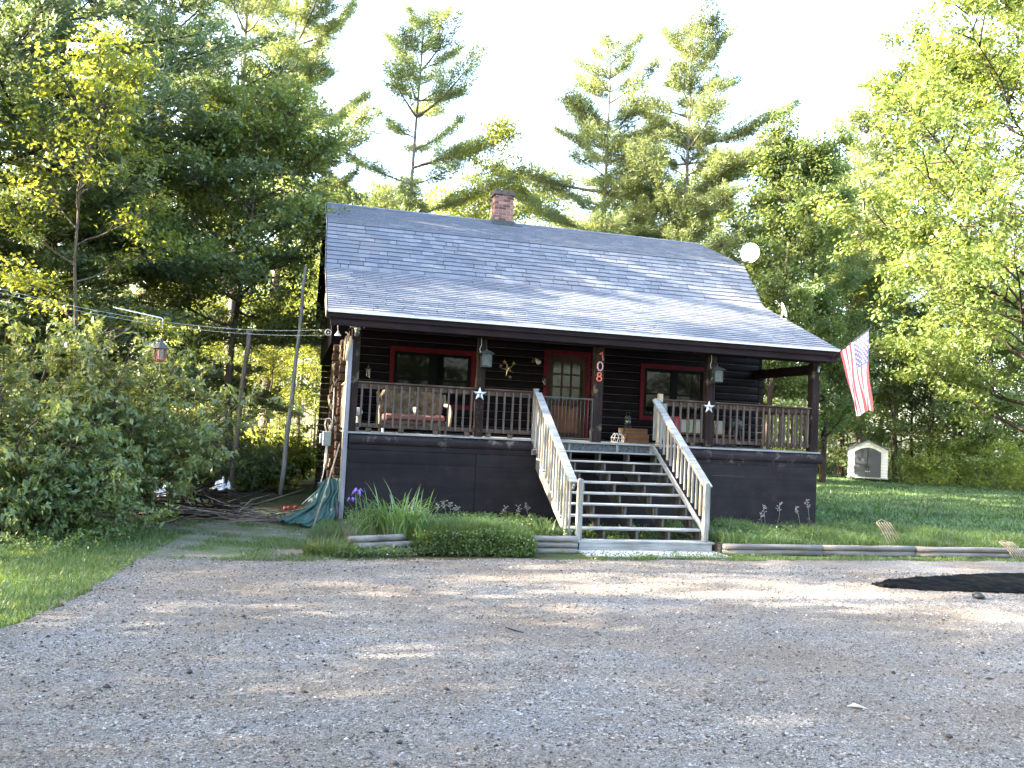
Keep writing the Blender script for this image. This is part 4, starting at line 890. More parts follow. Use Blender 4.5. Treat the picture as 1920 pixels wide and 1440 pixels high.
# sofa glider
m, n, b, _ = newmat('red_striped_cloth'); co = coords(n, (1, 1, 1)); wv = N(n, 'ShaderNodeTexWave'); wv.bands_direction = 'Z'; wv.inputs['Scale'].default_value = 16; wv.inputs['Distortion'].default_value = 3; n.links.new(co, wv.inputs[0])
n.links.new(ramp(n, wv.outputs[0], [(.2, (.16, .035, .04)), (.42, (.12, .10, .07)), (.6, (.26, .22, .16)), (.85, (.17, .04, .045))]), b.inputs['Base Color']); b.inputs['Roughness'].default_value = .9; M['stripe'] = m
M['wicker'] = plain('brown_patterned_cushion', (.10, .078, .052), .95, var=.75, sc_=11)
t = empty('porch_sofa', (1.32, 1.15, ZD), 'brown patterned porch sofa with red striped seat under the left window', 'sofa')
def cushion(mb, x0, x1, y0, y1, z0, z1, r=.04):
    mb.box(x0, x1, y0, y1, z0, z1)
mb = MB(); mb.prism([(-.62, .35), (-.66, .72), (-.60, .86), (-.35, .93), (.0, .90), (.35, .93), (.60, .86), (.66, .72), (.62, .35)], .30, .48, 'xz'); mb.build('back_cushion', M['wicker'], t, bevel=.04)
MB().box(-.60, .60, -.28, .30, .24, .38).build('seat_cushion', M['stripe'], t, bevel=.04)
for s_ in (-1, 1):
    mb = MB(); mb.tube([(s_*.68, -.28, .1), (s_*.70, -.30, .45), (s_*.70, -.1, .58), (s_*.68, .35, .60), (s_*.68, .45, .8)], .035, 8); mb.build('arm', M['wicker'] if s_ < 0 else M['tan_wood'], t, True)
    for y in (-.25, .40): MB().box(s_*.62-.02, s_*.62+.02, y-.02, y+.02, .002, .26).build('leg', M['white'] if s_ < 0 and y < 0 else M['grey_wood'], t)
MB().box(-.64, .64, -.30, .46, .17, .235).build('frame', M['rail_wood'], t)
o = MB().box(1.28, 1.37, .82, .90, 2.16, 2.32); 
mb = MB(); mb.lathe([(.035, 0), (.05, .13)], 12, (1.33, .95, 2.155)); o = mb.build('paper_cup', M['white'], None, True); tag(o, 'white cup standing on the striped sofa seat', 'cup')
t = empty('plant_stand', (.18, .55, ZD), 'small pale ornament on a stand behind the left corner post', 'ornament'); mb = MB(); mb.lathe([(.06, .30), (.09, .36), (.07, .42), (.03, .45)], 12); mb.build('ornament', M['drip'], t, True); MB().lathe([(.09, 0), (.03, .03), (.03, .29), (.06, .30)], 10).build('stand', M['grey_wood'], t)
# safety gate between the left stair post and the number post
t = empty('safety_gate', (0, 0, 0), 'thin black metal bar gate closing the porch in front of the door', 'gate')
mb = MB(); mb.box(3.60, 4.71, .02, .045, ZD+.83, ZD+.855); mb.box(3.60, 4.71, .02, .045, ZD+.045, ZD+.07); mb.box(3.60, 3.622, .018, .047, ZD+.045, ZD+.855); mb.box(4.688, 4.71, .018, .047, ZD+.045, ZD+.855); mb.build('frame', M['lantern'], t)
for i in range(13): x = 3.62+(i+1)*1.07/14; MB().tube([(x, .032, ZD+.07), (x, .032, ZD+.83)], .0055, 6).build('bar', M['lantern'], t, True)
# wooden crates, lantern, wire basket
M['orange_wood'] = wood('orange_box_wood', (.12, .052, .022), (.24, .115, .05), 0, .7, 18, .4)
def crate(x0, x1, y0, y1, z0, z1, lab, g='wooden boxes by the stair gate'):
    t = empty('wooden_box', ((x0+x1)/2, (y0+y1)/2, z0), lab, 'wooden box', g); hx, hy, h = (x1-x0)/2, (y1-y0)/2, z1-z0; n_ = max(2, int(h/.07))
    for i in range(n_):
        a = h*i/n_+.003; b_ = h*(i+1)/n_-.003; MB().box(-hx, hx, -hy, -hy+.015, a, b_).build('slat', M['orange_wood'], t)
    mb = MB(); mb.box(-hx, hx, -hy+.02, hy, 0.001, h-.002); mb.build('box_body', M['rail_wood'], t)
crate(5.92, 6.40, 1.1, 1.5, ZD+.002, ZD+.20, 'low orange wooden box on the deck beside the stair post'); crate(5.86, 6.38, 1.14, 1.52, ZD+.203, ZD+.32, 'flat wooden box lying on top of the orange box')
t = empty('jar_lantern', (5.98, 1.3, ZD+.322), 'dark lantern with glass standing on the wooden boxes', 'lantern')
MB().lathe([(.08, 0), (.085, .03), (.06, .05)], 10).build('lantern_base', M['black'], t); MB().lathe([(.065, .05), (.075, .12), (.06, .20)], 12).build('glass', M['lglass'], t, True); mb = MB(); mb.lathe([(.07, .20), (.06, .24), (.02, .27)], 10); mb.tube([(-.05, 0, .22), (-.03, 0, .34), (.03, 0, .34), (.05, 0, .22)], .005, 6); mb.build('lantern_top', M['black'], t)
t = empty('wire_basket', (5.60, .9, ZD), 'small pale wire basket on the deck left of the boxes', 'basket'); mb = MB()
for i in range(9): a = i*.7; mb.tube([(.13*math.cos(a), .13*math.sin(a), .0), (.14*math.cos(a+.3), .14*math.sin(a+.3), .10), (.08*math.cos(a+.6), .08*math.sin(a+.6), .20)], .006, 5)
for z, r_ in ((.01, .13), (.10, .14), (.18, .10)): mb.tube([(r_*math.cos(a*.4488), r_*math.sin(a*.4488), z) for a in range(15)], .006, 5, False)
mb.build('wires', M['drip'], t, True)
# bench with boxes behind the right railing
t = empty('porch_bench', (7.6, 1.15, ZD), 'long low reddish-brown bench behind the right railing', 'bench'); MB().box(-.95, .80, -.25, .25, .24, .28).build('seat', M['door_panel'], t); 
for z in (.05, .14): MB().box(-.93, .78, -.24, -.21, z, z+.05).build('slat', M['rail_wood'], t)
for sx in (-.9, .75):
    for sy in (-.21, .2): MB().box(sx-.025, sx+.025, sy-.02, sy+.02, .001, .24).build('leg', M['door_panel'], t)
def box(name, x0, x1, y0, y1, z0, z1, mat, lab, cat, bev=.01, extra=None):
    t = empty(name, ((x0+x1)/2, (y0+y1)/2, z0), lab, cat); hx, hy, h = (x1-x0)/2, (y1-y0)/2, z1-z0
    MB().box(-hx, hx, -hy, hy, 0, h-.03).build('body', mat, t, bevel=bev); MB().box(-hx-.008, hx+.008, -hy-.008, hy+.008, h-.028, h).build('lid', mat, t, bevel=.005); return t, hx, hy, h
M['cream'] = plain('cream_card', (.34, .32, .25), .7, var=.1); M['redbox'] = plain('red_tin', (.30, .03, .03), .5, var=.2); M['grnp'] = plain('green_print', (.10, .20, .05), .6, var=.3)
q, hx, hy, h = box('red_box', 6.75, 7.04, .98, 1.25, ZD+.282, ZD+.62, M['redbox'], 'red box with pale scribbled print behind the stair gate', 'box')
mb = MB(); 
for k in range(4): mb.tube([(.05+.02*math.sin(k*2), -hy-.012, .06+.06*k), (.09, -hy-.012, .09+.06*k), (.06, -hy-.012, .10+.06*k)], .006, 5)
mb.build('print', M['cream'], q)
q, hx, hy, h = box('cream_box', 7.08, 7.36, .98, 1.22, ZD+.282, ZD+.56, M['cream'], 'cream box with a green leaf print, next to the red box', 'box')
mb = MB(); 
for k in range(5): star(mb, (.04+.02*(k % 2), -hy-.010, .05+.045*k), .03, .015, .003, rot=k)
mb.build('print', M['grnp'], q)
box('cream_box', 7.39, 7.66, .98, 1.22, ZD+.282, ZD+.575, M['cream'], 'plain cream box just left of the post with the right star', 'box')
box('white_tub', 7.90, 8.12, .98, 1.22, ZD+.282, ZD+.57, M['cream'], 'pale tub showing just right of the post with the right star', 'tub')
t = empty('porch_grill', (8.42, 1.1, ZD), 'small dark round grill behind the right railing', 'grill'); MB().lathe([(.05, .36), (.17, .42), (.20, .50), (.19, .56), (.10, .63), (.03, .65)], 16).build('bowl', M['lantern'], t, True)
for k in range(3): a = k*2.094; MB().tube([(.12*math.cos(a), .12*math.sin(a), .42), (.2*math.cos(a), .2*math.sin(a), .0)], .01, 6).build('leg', M['lantern'], t)

# ---- flag on the right post
P0 = Vector(ony(1536, 689, -.02)); P1 = Vector(at(1634, 614, 16.7)); u = (P1-P0).normalized(); LP = (P1-P0).length
fl = empty('american_flag', P0, 'American flag hanging from a slanted black pole on the right porch post', 'flag')
MB().tube([(0, 0, 0)]+[tuple(u*LP)], .011, 8).build('pole', M['black'], fl, True)
mb = MB(); mb.box(-.03, .01, -.01, .02, -.10, .02); mb.lathe([(.018, 0), (.018, .05)], 8, (0, -.02, -.02)); mb.build('bracket', M['meter'], fl)
hA = P0+u*(LP*.42); hB = P0+u*(LP*.955); hoist = (hB-hA).length; FLY = 1.50
D_ = Vector((.16, .05, -1)).normalized(); side = (hB-hA).normalized()
def cloth(s_, t_):     # s_ 0..1 along the hoist from butt to tip (tip = union side), t_ 0..1 down the fly
    gather = 1-.42*t_**.8
    p = hA.lerp(hB, .5+(s_-.5)*gather) + D_*(FLY*t_*(.97+.03*math.sin(s_*7)))
    p = p+Vector((0, -1, 0))*(.055*t_*math.sin(s_*11+t_*2.2)+.03*t_*math.sin(s_*23-t_*5)) + Vector((.10*t_*t_, 0, 0)) + side*(.02*math.sin(t_*9)*s_)
    p.z += (hA.z-hB.z)*.32*t_*(s_-.5)
    return p-P0
NS, NT = 52, 60; V = []; FR, FW, FB = [], [], []
for j in range(NT+1):
    for i in range(NS+1): V.append(tuple(cloth(i/NS, j/NT)))
for j in range(NT):
    for i in range(NS):
        f = (j*(NS+1)+i, j*(NS+1)+i+1, (j+1)*(NS+1)+i+1, (j+1)*(NS+1)+i); st_ = 12-int(i/4)      # 13 stripes, stripe 0 at the tip side is red
        if (i >= 24) and j < NT*.4: FB.append(f)
        elif st_ % 2 == 0: FR.append(f)
        else: FW.append(f)
def clothmat(nm, c):
    m, n, b, out = newmat(nm); b.inputs['Base Color'].default_value = (*c, 1); b.inputs['Roughness'].default_value = .8
    tr = N(n, 'ShaderNodeBsdfTranslucent'); tr.inputs[0].default_value = (*c, 1); ms = N(n, 'ShaderNodeMixShader'); ms.inputs[0].default_value = .5
    n.links.new(b.outputs[0], ms.inputs[1]); n.links.new(tr.outputs[0], ms.inputs[2]); n.links.new(ms.outputs[0], out.inputs[0]); return m
me = bpy.data.meshes.new('cloth'); fs = FR+FW+FB; me.from_pydata(V, [], fs)
for mm in (clothmat('flag_red', (.52, .10, .12)), clothmat('flag_white', (.80, .77, .80)), clothmat('flag_blue', (.11, .12, .26))): me.materials.append(mm)
me.polygons.foreach_set('material_index', [0]*len(FR)+[1]*len(FW)+[2]*len(FB)); me.polygons.foreach_set('use_smooth', [True]*len(fs))
o = bpy.data.objects.new('cloth', me); COL.objects.link(o); o.parent = fl
mb = MB()
for rr in range(9):
    for cc in range(6 if rr % 2 == 0 else 5):
        s0 = 24/52+(28/52)*(rr+1)/10; t0 = .4*(cc*2+1+(rr % 2))/12
        c_ = cloth(s0, t0); sx = (cloth(s0+.01, t0)-c_).normalized(); ty = (cloth(s0, t0+.01)-c_).normalized(); nn = sx.cross(ty).normalized()
        for sg in (-1, 1): star(mb, c_+nn*(.003*sg), .023, .009, .0006, sx, ty)
mb.build('canton_stars', M['white'], fl)

# ---- satellite dishes
M['dish'] = plain('pale_dish_paint', (.30, .345, .36), .45, var=.04, bmp=0)
dc = Vector(at(1407, 475, 22.3)); root = Vector((9.90, 3.80, 6.40)); t = empty('satellite_dish', root, 'round pale satellite dish on the right edge of the roof', 'satellite dish')
ax = (Vector(CAM)-dc).normalized(); ax = (ax+Vector((-.35, 0, .28))).normalized(); mb = MB(); q = ax.to_track_quat('Z', 'Y').to_matrix(); prof = []
mb2 = MB(); mb2.lathe([(.001, 0), (.10, .006), (.18, .02), (.245, .042), (.25, .044), (.245, .034), (.18, .008), (.001, -.012)], 32); vs = [tuple((dc-root)+q@Vector((x, y*1.06, z))) for x, y, z in mb2.v]
mb.add(vs, mb2.f); mb.build('reflector', M['dish'], t, True)
d0 = dc-root; lo = d0+q@Vector((0, -.22, 0)); lnb = dc-root+ax*.38+Vector((-.02, 0, -.24))
mb = MB(); mb.tube([d0-ax*.02, d0-ax*.08+Vector((-.04, 0, -.2)), Vector((-.02, 0, .12)), Vector((-.06, 0, -.02))], .022, 8); mb.tube([d0-ax*.05+Vector((0, 0, -.2)), lnb-Vector((0, 0, .03)), lnb], .012, 8); mb.build('arm', M['black'], t, True)
mb = MB(); mb.tube([lnb, lnb+(d0-lnb).normalized()*.08], .028, 10); mb.build('receiver', M['meter'], t, True)
dc = Vector(at(1468, 583, 19.8)); root = Vector((9.93, 1.55, 4.78)); t = empty('satellite_dish', root, 'second satellite dish seen edge-on over the porch roof edge, beside a thin antenna', 'satellite dish')
ax = Vector((.83, -.42, .35)).normalized(); q = ax.to_track_quat('Z', 'Y').to_matrix(); mb = MB(); vs = [tuple((dc-root)+q@Vector((x*.8, y*.8, z))) for x, y, z in mb2.v]; mb.add(vs, mb2.f); mb.build('reflector', M['dish'], t, True)
d0 = dc-root; mb = MB(); mb.tube([d0, d0+Vector((-.05, 0, -.2)), Vector((-.02, 0, 0))], .02, 8); mb.tube([Vector((-.3, 0, .42)), d0+Vector((-.05, 0, .10))], .008, 6); mb.build('arm', M['drip'], t, True)

# ---- clothesline, feeder
a = Vector((-.48, -.02, 3.60)); a2 = Vector((-.48, -.02, 3.50)); b1_ = Vector(at(-70, 522, 11.5)); b2_ = Vector(at(-70, 530, 11.5))
t = empty('clothesline', (0, 0, 0), 'pair of thin clotheslines running from the porch pulley off to the left', 'clothesline')
def sagline(p, q_, sag, n_=24): return [p.lerp(q_, i/n_)-Vector((0, 0, sag*4*(i/n_)*(1-i/n_))) for i in range(n_+1)]
MB().tube(sagline(a, b1_, .24), .0022, 5).build('line', M['drip'], t, True); MB().tube(sagline(a2, b2_, .22), .0022, 5).build('line', M['drip'], t, True)
hook = Vector(at(305, 597, 12.2)); t = empty('feeder_pole', hook, 'white rod with a bent end from which the bird feeder hangs', 'rod')
e = Vector(at(212, 576, 12.0))-hook; MB().tube([tuple(e), tuple(e*.03), (0, 0, -.01), (0, 0, -.12)], .008, 8).build('rod', M['white'], t, True)
fd = Vector(at(299, 678, 12.2)); t = empty('bird_feeder', fd, 'red six-sided lantern bird feeder with dark pointed roof hanging in front of the evergreens', 'bird feeder')
M['feed_red'] = plain('dull_red_feeder', (.20, .045, .035), .55, var=.3); M['seed'] = plain('feeder_screen', (.20, .15, .12), .6, var=.5, sc_=30)
MB().lathe([(.075, 0), (.085, .02), (.085, .035)], 6).build('tray', M['feed_red'], t); MB().lathe([(.068, .036), (.078, .19)], 6).build('seed_cage', M['seed'], t)
mb = MB(); 
for k in range(6): a_ = 2*math.pi*(k+.5)/6; mb.tube([(.078*math.cos(a_), .078*math.sin(a_), .035), (.084*math.cos(a_), .084*math.sin(a_), .19)], .008, 5)
mb.build('corner_bars', M['feed_red'], t); mb = MB(); mb.lathe([(.125, .19), (.12, .205), (.045, .275), (.02, .29), (.022, .32), (.008, .34)], 6); mb.build('roof', M['lantern'], t)
mb = MB(); mb.tube([(0, 0, .34), (.01, 0, .5), (.03, 0, .55)], .005, 5); mb.build('hanger', M['drip'], t)
mb = MB(); mb.tube([(-.04, 0, 0), (-.05, 0, -.11)], .006, 5); mb.tube([(.0, 0, 0), (.005, 0, -.13)], .006, 5); mb.build('perch_strings', M['tan_wood'], t)
segs = [(np.array([fd.x+.01, fd.y, fd.z+.38]), np.array([fd.x+.04, fd.y, fd.z+.60])) for _ in range(4)]
r = np.random.default_rng(3); V_, F_ = leaves_from(segs, 34, .035, .05, r); V_ = V_-np.array(tuple(fd)); o = mesh_np('leaves', V_, F_, M['leaf_bright'], t)

# ---- tarp, pole, brush pile, plastic
m, n, b, _ = newmat('green_tarp'); co = coords(n); f = noise(n, co, 6, 5, .6); n.links.new(ramp(n, f, [(.3, (.008, .040, .040)), (.7, (.020, .085, .075))]), b.inputs['Base Color']); b.inputs['Roughness'].default_value = .5; bump(n, f, .5, .03, b); M['tarp'] = m
r = np.random.default_rng(12); NU, NV = 34, 30; V = []
for j in range(NV+1):
    t_ = j/NV
    for i in range(NU+1):
        s_ = i/NU
        topx = -.50+.42*s_; topy = .42-.1*s_; topz_ = .80+.10*s_-.12*abs(s_-.5)
        bx = -1.25+1.12*s_; by = -.15+.55*(1-s_)-.25*math.sin(s_*3.1); 
        x = topx+(bx-topx)*t_**2; y = topy+(by-topy)*t_; z = topz_*(1-t_)**1.25+.03
        fo = .06*math.sin(s_*19+t_*2)+.035*math.sin(s_*41+t_*5+1); z += abs(fo)*.7*(.3+t_) ; y += fo*(.35+t_*.9); x += .03*math.sin(t_*13+s_*7)
        V.append((x, y, max(z, .02)))
F = [(j*(NU+1)+i, j*(NU+1)+i+1, (j+1)*(NU+1)+i+1, (j+1)*(NU+1)+i) for j in range(NV) for i in range(NU)]
o = mesh_np('green_tarp', V, F, M['tarp'], None, True); tag(o, 'crumpled dark green tarp draped down beside the left porch corner', 'tarp')
md = o.modifiers.new('solid', 'SOLIDIFY'); md.thickness = .008
a = Vector(ony(637, 832, .25)); b_ = Vector((-.55, -.22, .02)); mb = MB(); mb.tube([b_, b_.lerp(a, .5)+Vector((.01, 0, .0)), a], [.017, .015, .013], 7); o = mb.build('wooden_pole', M['tan_wood'], None, True); tag(o, 'thin bare wooden pole leaning against the left porch corner over the tarp', 'pole')
mb = MB(); mb.tube([(-.32, 2.1, 1.4), (-.36, 1.5, .9), (-.45, .9, .62), (-.75, .7, .35)], .010, 6); o = mb.build('rope', M['drip'], None, True); tag(o, 'slack pale rope from the meter down to the tarp', 'rope')
# brush pile
def sticks(n_, seed, cx_, cy_, rx_, ry_, hmax, r0=.006, r1=.02, L=(.5, 1.7)):
    r = random.Random(seed); mb = MB()
    for i in range(n_):
        x = cx_+r.gauss(0, rx_*.5); y = cy_+r.gauss(0, ry_*.5); z = r.uniform(.02, hmax)*max(.15, 1-((x-cx_)/rx_)**2*.6); a = r.gauss(0, .5)+(math.pi if r.random() < .5 else 0); l = r.uniform(*L); tilt = r.gauss(0, .16)
        d = Vector((math.cos(a)*math.cos(tilt), math.sin(a)*math.cos(tilt), math.sin(tilt))); q0 = Vector((x, y, z)); q1 = q0+d*l*.5+Vector((r.uniform(-.08, .08), r.uniform(-.08, .08), r.uniform(-.03, .06))); q2 = q0+d*l+Vector((r.uniform(-.15, .15), 0, r.uniform(-.05, .08)))
        for q_ in (q1, q2): q_.z = max(q_.z, .012)
        w_ = r.uniform(r0, r1); mb.tube([q0, q1, q2], [w_, w_*.8, w_*.3], 5)
    return mb
M['stick_dark'] = wood('dark_sticks', (.012, .010, .012), (.050, .042, .044), 0, .9, 12, .4); M['stick_pale'] = wood('pale_sticks', (.11, .09, .075), (.28, .24, .20), 0, .9, 12, .4)
t = empty('brush_pile', (0, 0, 0), 'long low pile of dark and pale cut branches left of the tarp', 'brush pile')
o = sticks(230, 3, -2.95, 1.35, .95, .45, .42).build('dark_branches', M['stick_dark'], t, True); o['kind'] = 'stuff'
o = sticks(48, 4, -2.2, .95, 1.5, .35, .26, .006, .018).build('pale_branches', M['stick_pale'], t, True); o['kind'] = 'stuff'
o = sticks(60, 5, -1.1, .60, .8, .25, .14, .005, .014, (.3, 1.0)).build('scattered_twigs', M['stick_pale'], t, True); o['kind'] = 'stuff'
m, n, b, _ = newmat('plastic_sheeting'); b.inputs['Base Color'].default_value = (.62, .66, .72, 1); b.inputs['Roughness'].default_value = .3; bump(n, noise(n, coords(n), 5, 5), .6, .05, b); M['plastic'] = m
def crumple(name, c, sx, sy, h, rz, lab, seed, mat=None):
    r = random.Random(seed); NU, NV = 18, 12; V = []; ph = [r.uniform(0, 6) for _ in range(6)]
    for j in range(NV+1):
        for i in range(NU+1):
            s_, t_ = i/NU-.5, j/NV-.5; e = 1+.15*math.sin(s_*9+ph[0])*math.cos(t_*8+ph[1]); x, y = s_*sx*e, t_*sy*e; env = max(0, 1-(2*s_)**2*.8)*max(0, 1-(2*t_)**2*.8)
            z = env*h*(.6+.4*math.sin(s_*14+ph[2]+3*math.sin(t_*6+ph[3])))+.05*abs(math.sin(s_*25+ph[4])*math.sin(t_*21+ph[5]))
            V.append((c[0]+x*math.cos(rz)-y*math.sin(rz), c[1]+x*math.sin(rz)+y*math.cos(rz), c[2]+max(z, .01)))
    F = [(j*(NU+1)+i, j*(NU+1)+i+1, (j+1)*(NU+1)+i+1, (j+1)*(NU+1)+i) for j in range(NV) for i in range(NU)]
    o = mesh_np(name, V, F, mat or M['plastic'], None, False); md = o.modifiers.new('solid', 'SOLIDIFY'); md.thickness = .006; return tag(o, lab, 'plastic sheet')
p = base(205, 17.6); crumple('plastic_sheet', (p[0], p[1], .02), 1.0, .8, .48, .2, 'crumpled white plastic sheet half hidden by the leafy shrubs', 1)
p = base(322, 18.0); crumple('plastic_sheet', (p[0], p[1], .15), .75, .5, .32, -.4, 'pale plastic sheet tangled in the left part of the brush pile', 2)
p = base(425, 18.6); crumple('plastic_sheet', (p[0], p[1], .30), .42, .35, .30, .9, 'small bright white plastic sheet sticking up over the brush pile', 3)
p = base(240, 16.3); t = empty('plastic_bucket', (p[0], p[1], 0), 'red bucket with a blue rim at the left end of the brush pile', 'bucket'); MB().lathe([(.10, 0), (.13, .26)], 14).build('body', M['redbox'], t, True); MB().lathe([(.135, .26), (.14, .29), (.13, .30)], 14).build('rim', plain('blue_rim', (.03, .04, .25), .4), t)
for i, px in enumerate((545, 551, 563)):
    p = base(px, 16.9+.1*i); o = MB().lathe([(.01, -.045), (.035, -.03), (.048, 0), (.035, .03), (.01, .045)], 10, (p[0], p[1], .16)).build('red_ball', M['redbox'], None, True); tag(o, 'small red ball on the twigs by the tarp', 'ball', 'red balls by the tarp')
# black tyre by the corner board
o = None
mb = MB(); 
for k in range(1): pass
pts = [(-.14, -.12+.23*math.cos(i*.3307), .25+.23*math.sin(i*.3307)) for i in range(20)]
mb.tube([(-.15+.0, y, z) for x, y, z in pts], .035, 8, False); o = mb.build('wheel_tyre', M['black'], None, True); tag(o, 'small black tyre standing on edge at the foot of the corner board', 'tyre')

# ---- landscaping timbers
M['timber'] = wood('grey_landscape_timber', (.10, .09, .085), (.26, .24, .225), 0, .9, 18, .6, patch=(.15, .13, .09))
def timber(x0, x1, y0, y1, z, lab):
    r = random.Random(int(x0*100+z*1000)); n_ = 6; mb = MB(); mb.tube([Vector((x0, y0, z)).lerp(Vector((x1, y1, z)), i/n_)+Vector((0, r.uniform(-.006, .006), r.uniform(-.004, .004))) for i in range(n_+1)], [.050+r.uniform(-.003, .003) for _ in range(n_+1)], 10)
    o = mb.build('landscape_timber', M['timber'], None, True); return tag(o, lab, 'timber', 'timbers edging the flower beds')
for z, xa, nm in ((.045, -.13, 'bottom'), (.140, -.05, 'middle'), (.235, -.12, 'top')):
    timber(xa, .90 if z < .2 else .72, -3.16-.01*(z > .1), -2.86, z, f'{nm} round timber of the stack under the long-leaved lilies')
    timber(2.55, 3.55, -2.74, -2.70, z-.01, f'{nm} round timber of the stack just left of the porch steps')
for z, nm in ((.045, 'lower'), (.140, 'upper')):
    timber(6.16, 8.05, -2.72, -2.70, z, f'{nm} round timber edging the bed right beside the steps')
    timber(8.07, 9.95, -2.70, -2.71, z, f'{nm} pale round timber edging the bed in front of the cabin corner')
    timber(9.98, 13.2, -2.72, -2.78, z, f'{nm} shaded round timber edging the lawn bed at the far right')
# bent wire cages, and a black sheet painting a car shadow at the right
def wire_cage(px, D, lab, s_, seed):
    p = base(px, D); t = empty('wire_cage', (p[0], p[1], .02), lab, 'wire cage', 'bent wire cages at the timber edge'); r = random.Random(seed)
    for k in range(6):
        x = k*.055; MB().tube([(x-.16, 0, .55*s_), (x-.06, -.02, .42*s_), (x+.06, -.04, .20*s_), (x+.13, -.05, .0)], .010, 5).build('wire', M['tan_wood'], t, True)
    mb = MB(); mb.tube([(-.16, 0, .55*s_), (-.05, .01, .60*s_), (.10, 0, .55*s_)], .006, 5); mb.tube([(-.08, -.02, .33*s_), (.02, -.03, .37*s_), (.25, -.02, .32*s_)], .006, 5); mb.build('cross_wire', M['tan_wood'], t, True)
wire_cage(1662, 15.6, 'taller bent wire cage leaning on the timbers right of the cabin', 1., 1); wire_cage(1890, 15.6, 'low bent wire cage at the far right end of the timbers', .55, 2)
ol = ragged(CAR_SHADOW, .04, .3, 77)
m, n, b, _ = newmat('painted_shadow_black'); b.inputs['Base Color'].default_value = (.0022, .0022, .0025, 1); b.inputs['Roughness'].default_value = .7; b.inputs['Specular IOR Level'].default_value = .06; bump(n, noise(n, coords(n, (1, 3, 1)), 3, 4), .4, .03, b)
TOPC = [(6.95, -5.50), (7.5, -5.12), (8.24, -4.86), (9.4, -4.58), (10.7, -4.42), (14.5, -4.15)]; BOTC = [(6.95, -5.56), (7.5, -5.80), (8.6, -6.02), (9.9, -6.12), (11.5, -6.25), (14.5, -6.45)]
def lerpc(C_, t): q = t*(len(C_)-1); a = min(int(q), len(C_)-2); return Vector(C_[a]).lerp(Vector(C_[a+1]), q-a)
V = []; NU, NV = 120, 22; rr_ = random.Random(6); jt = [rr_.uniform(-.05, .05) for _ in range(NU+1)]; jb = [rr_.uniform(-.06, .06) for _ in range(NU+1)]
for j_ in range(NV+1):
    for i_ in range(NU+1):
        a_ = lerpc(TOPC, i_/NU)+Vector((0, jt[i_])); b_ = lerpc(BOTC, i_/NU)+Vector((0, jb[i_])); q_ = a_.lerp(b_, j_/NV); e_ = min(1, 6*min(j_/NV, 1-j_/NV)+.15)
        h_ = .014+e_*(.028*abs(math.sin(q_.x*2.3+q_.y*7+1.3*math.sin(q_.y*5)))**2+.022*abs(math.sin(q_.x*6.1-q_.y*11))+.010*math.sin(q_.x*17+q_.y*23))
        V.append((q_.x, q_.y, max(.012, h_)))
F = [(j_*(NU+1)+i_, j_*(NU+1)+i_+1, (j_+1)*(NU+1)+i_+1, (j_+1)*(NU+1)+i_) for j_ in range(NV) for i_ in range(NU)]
o = mesh_np('car_shadow_sheet', V, F, m, None, True); md = o.modifiers.new('solid', 'SOLIDIFY'); md.thickness = .004; tag(o, 'long flat black sheet painting a car shadow on the gravel at the right', 'painted shadow')
o = MB().lathe([(.01, 0), (.06, .02), (.07, .05), (.03, .08)], 9, (*ony(1835, 1120, -6.9)[:1], -6.9, .01)); mb = MB(); p = CAM+ray(1835, 1124)*(CAM[2]/-ray(1835, 1124)[2]); mb.lathe([(.01, 0), (.07, .01), (.08, .05), (.03, .08)], 9, (p[0], p[1], .01)); o = mb.build('stone', M['black'], None, True); tag(o, 'dark lump of stone on the gravel in front of the painted car shadow', 'stone')
def onground(px, py, z=.01): d = ray(px, py); return Vector(CAM+d*((z-CAM[2])/d[2]))
mb = MB(); mb.tube([onground(948, 1176, .02), onground(965, 1182, .035), onground(982, 1186, .02)], [.006, .008, .004], 6); o = mb.build('twig', M['stick_dark'], None, True); tag(o, 'short dark twig lying on the middle of the driveway', 'twig')
p = onground(1605, 1328); mb = MB(); mb.add([(p.x-.06, p.y+.03, .018), (p.x+.02, p.y+.05, .03), (p.x+.08, p.y-.04, .016), (p.x-.01, p.y-.02, .04)], [(0, 3, 1), (1, 3, 2), (0, 2, 3), (0, 1, 2)]); o = mb.build('paper_scrap', M['white'], None); tag(o, 'torn white scrap of paper on the gravel', 'paper scrap')
for i in range(16):
    rr_ = random.Random(90+i); px_, py_ = rr_.uniform(100, 1850), rr_.uniform(1130, 1420); p = onground(px_, py_)
    mb = MB(); s_ = rr_.uniform(.012, .03); mb.lathe([(.3*s_, 0), (s_, .3*s_), (.9*s_, .8*s_), (.2*s_, 1.1*s_)], 7, (p.x, p.y, .008)); o = mb.build('stone', M['timber'] if i % 2 else M['black'], None, True); tag(o, 'small loose stone on the driveway', 'stone', 'loose stones on the driveway')

# ---- shed
p = base(1629, 45.2); t = empty('garden_shed', (p[0], p[1], .22), 'small white garden shed with grey arched double doors on the lawn', 'shed', rz=YAW-.42)
M['shed_w'] = plain('white_vinyl', (.78, .79, .80), .5, var=.04); M['shed_d'] = plain('grey_shed_door', (.065, .075, .09), .5, var=.1); M['shed_r'] = plain('grey_shed_roof', (.09, .11, .13), .8, var=.3)
hw = .98; mb = MB(); ar = [(-.66, 0), (-.66, 1.38)]+[(-.66+1.32*i/12, 1.38+.24*math.sin(math.pi*i/12)) for i in range(1, 12)]+[(.66, 1.38), (.66, 0)]
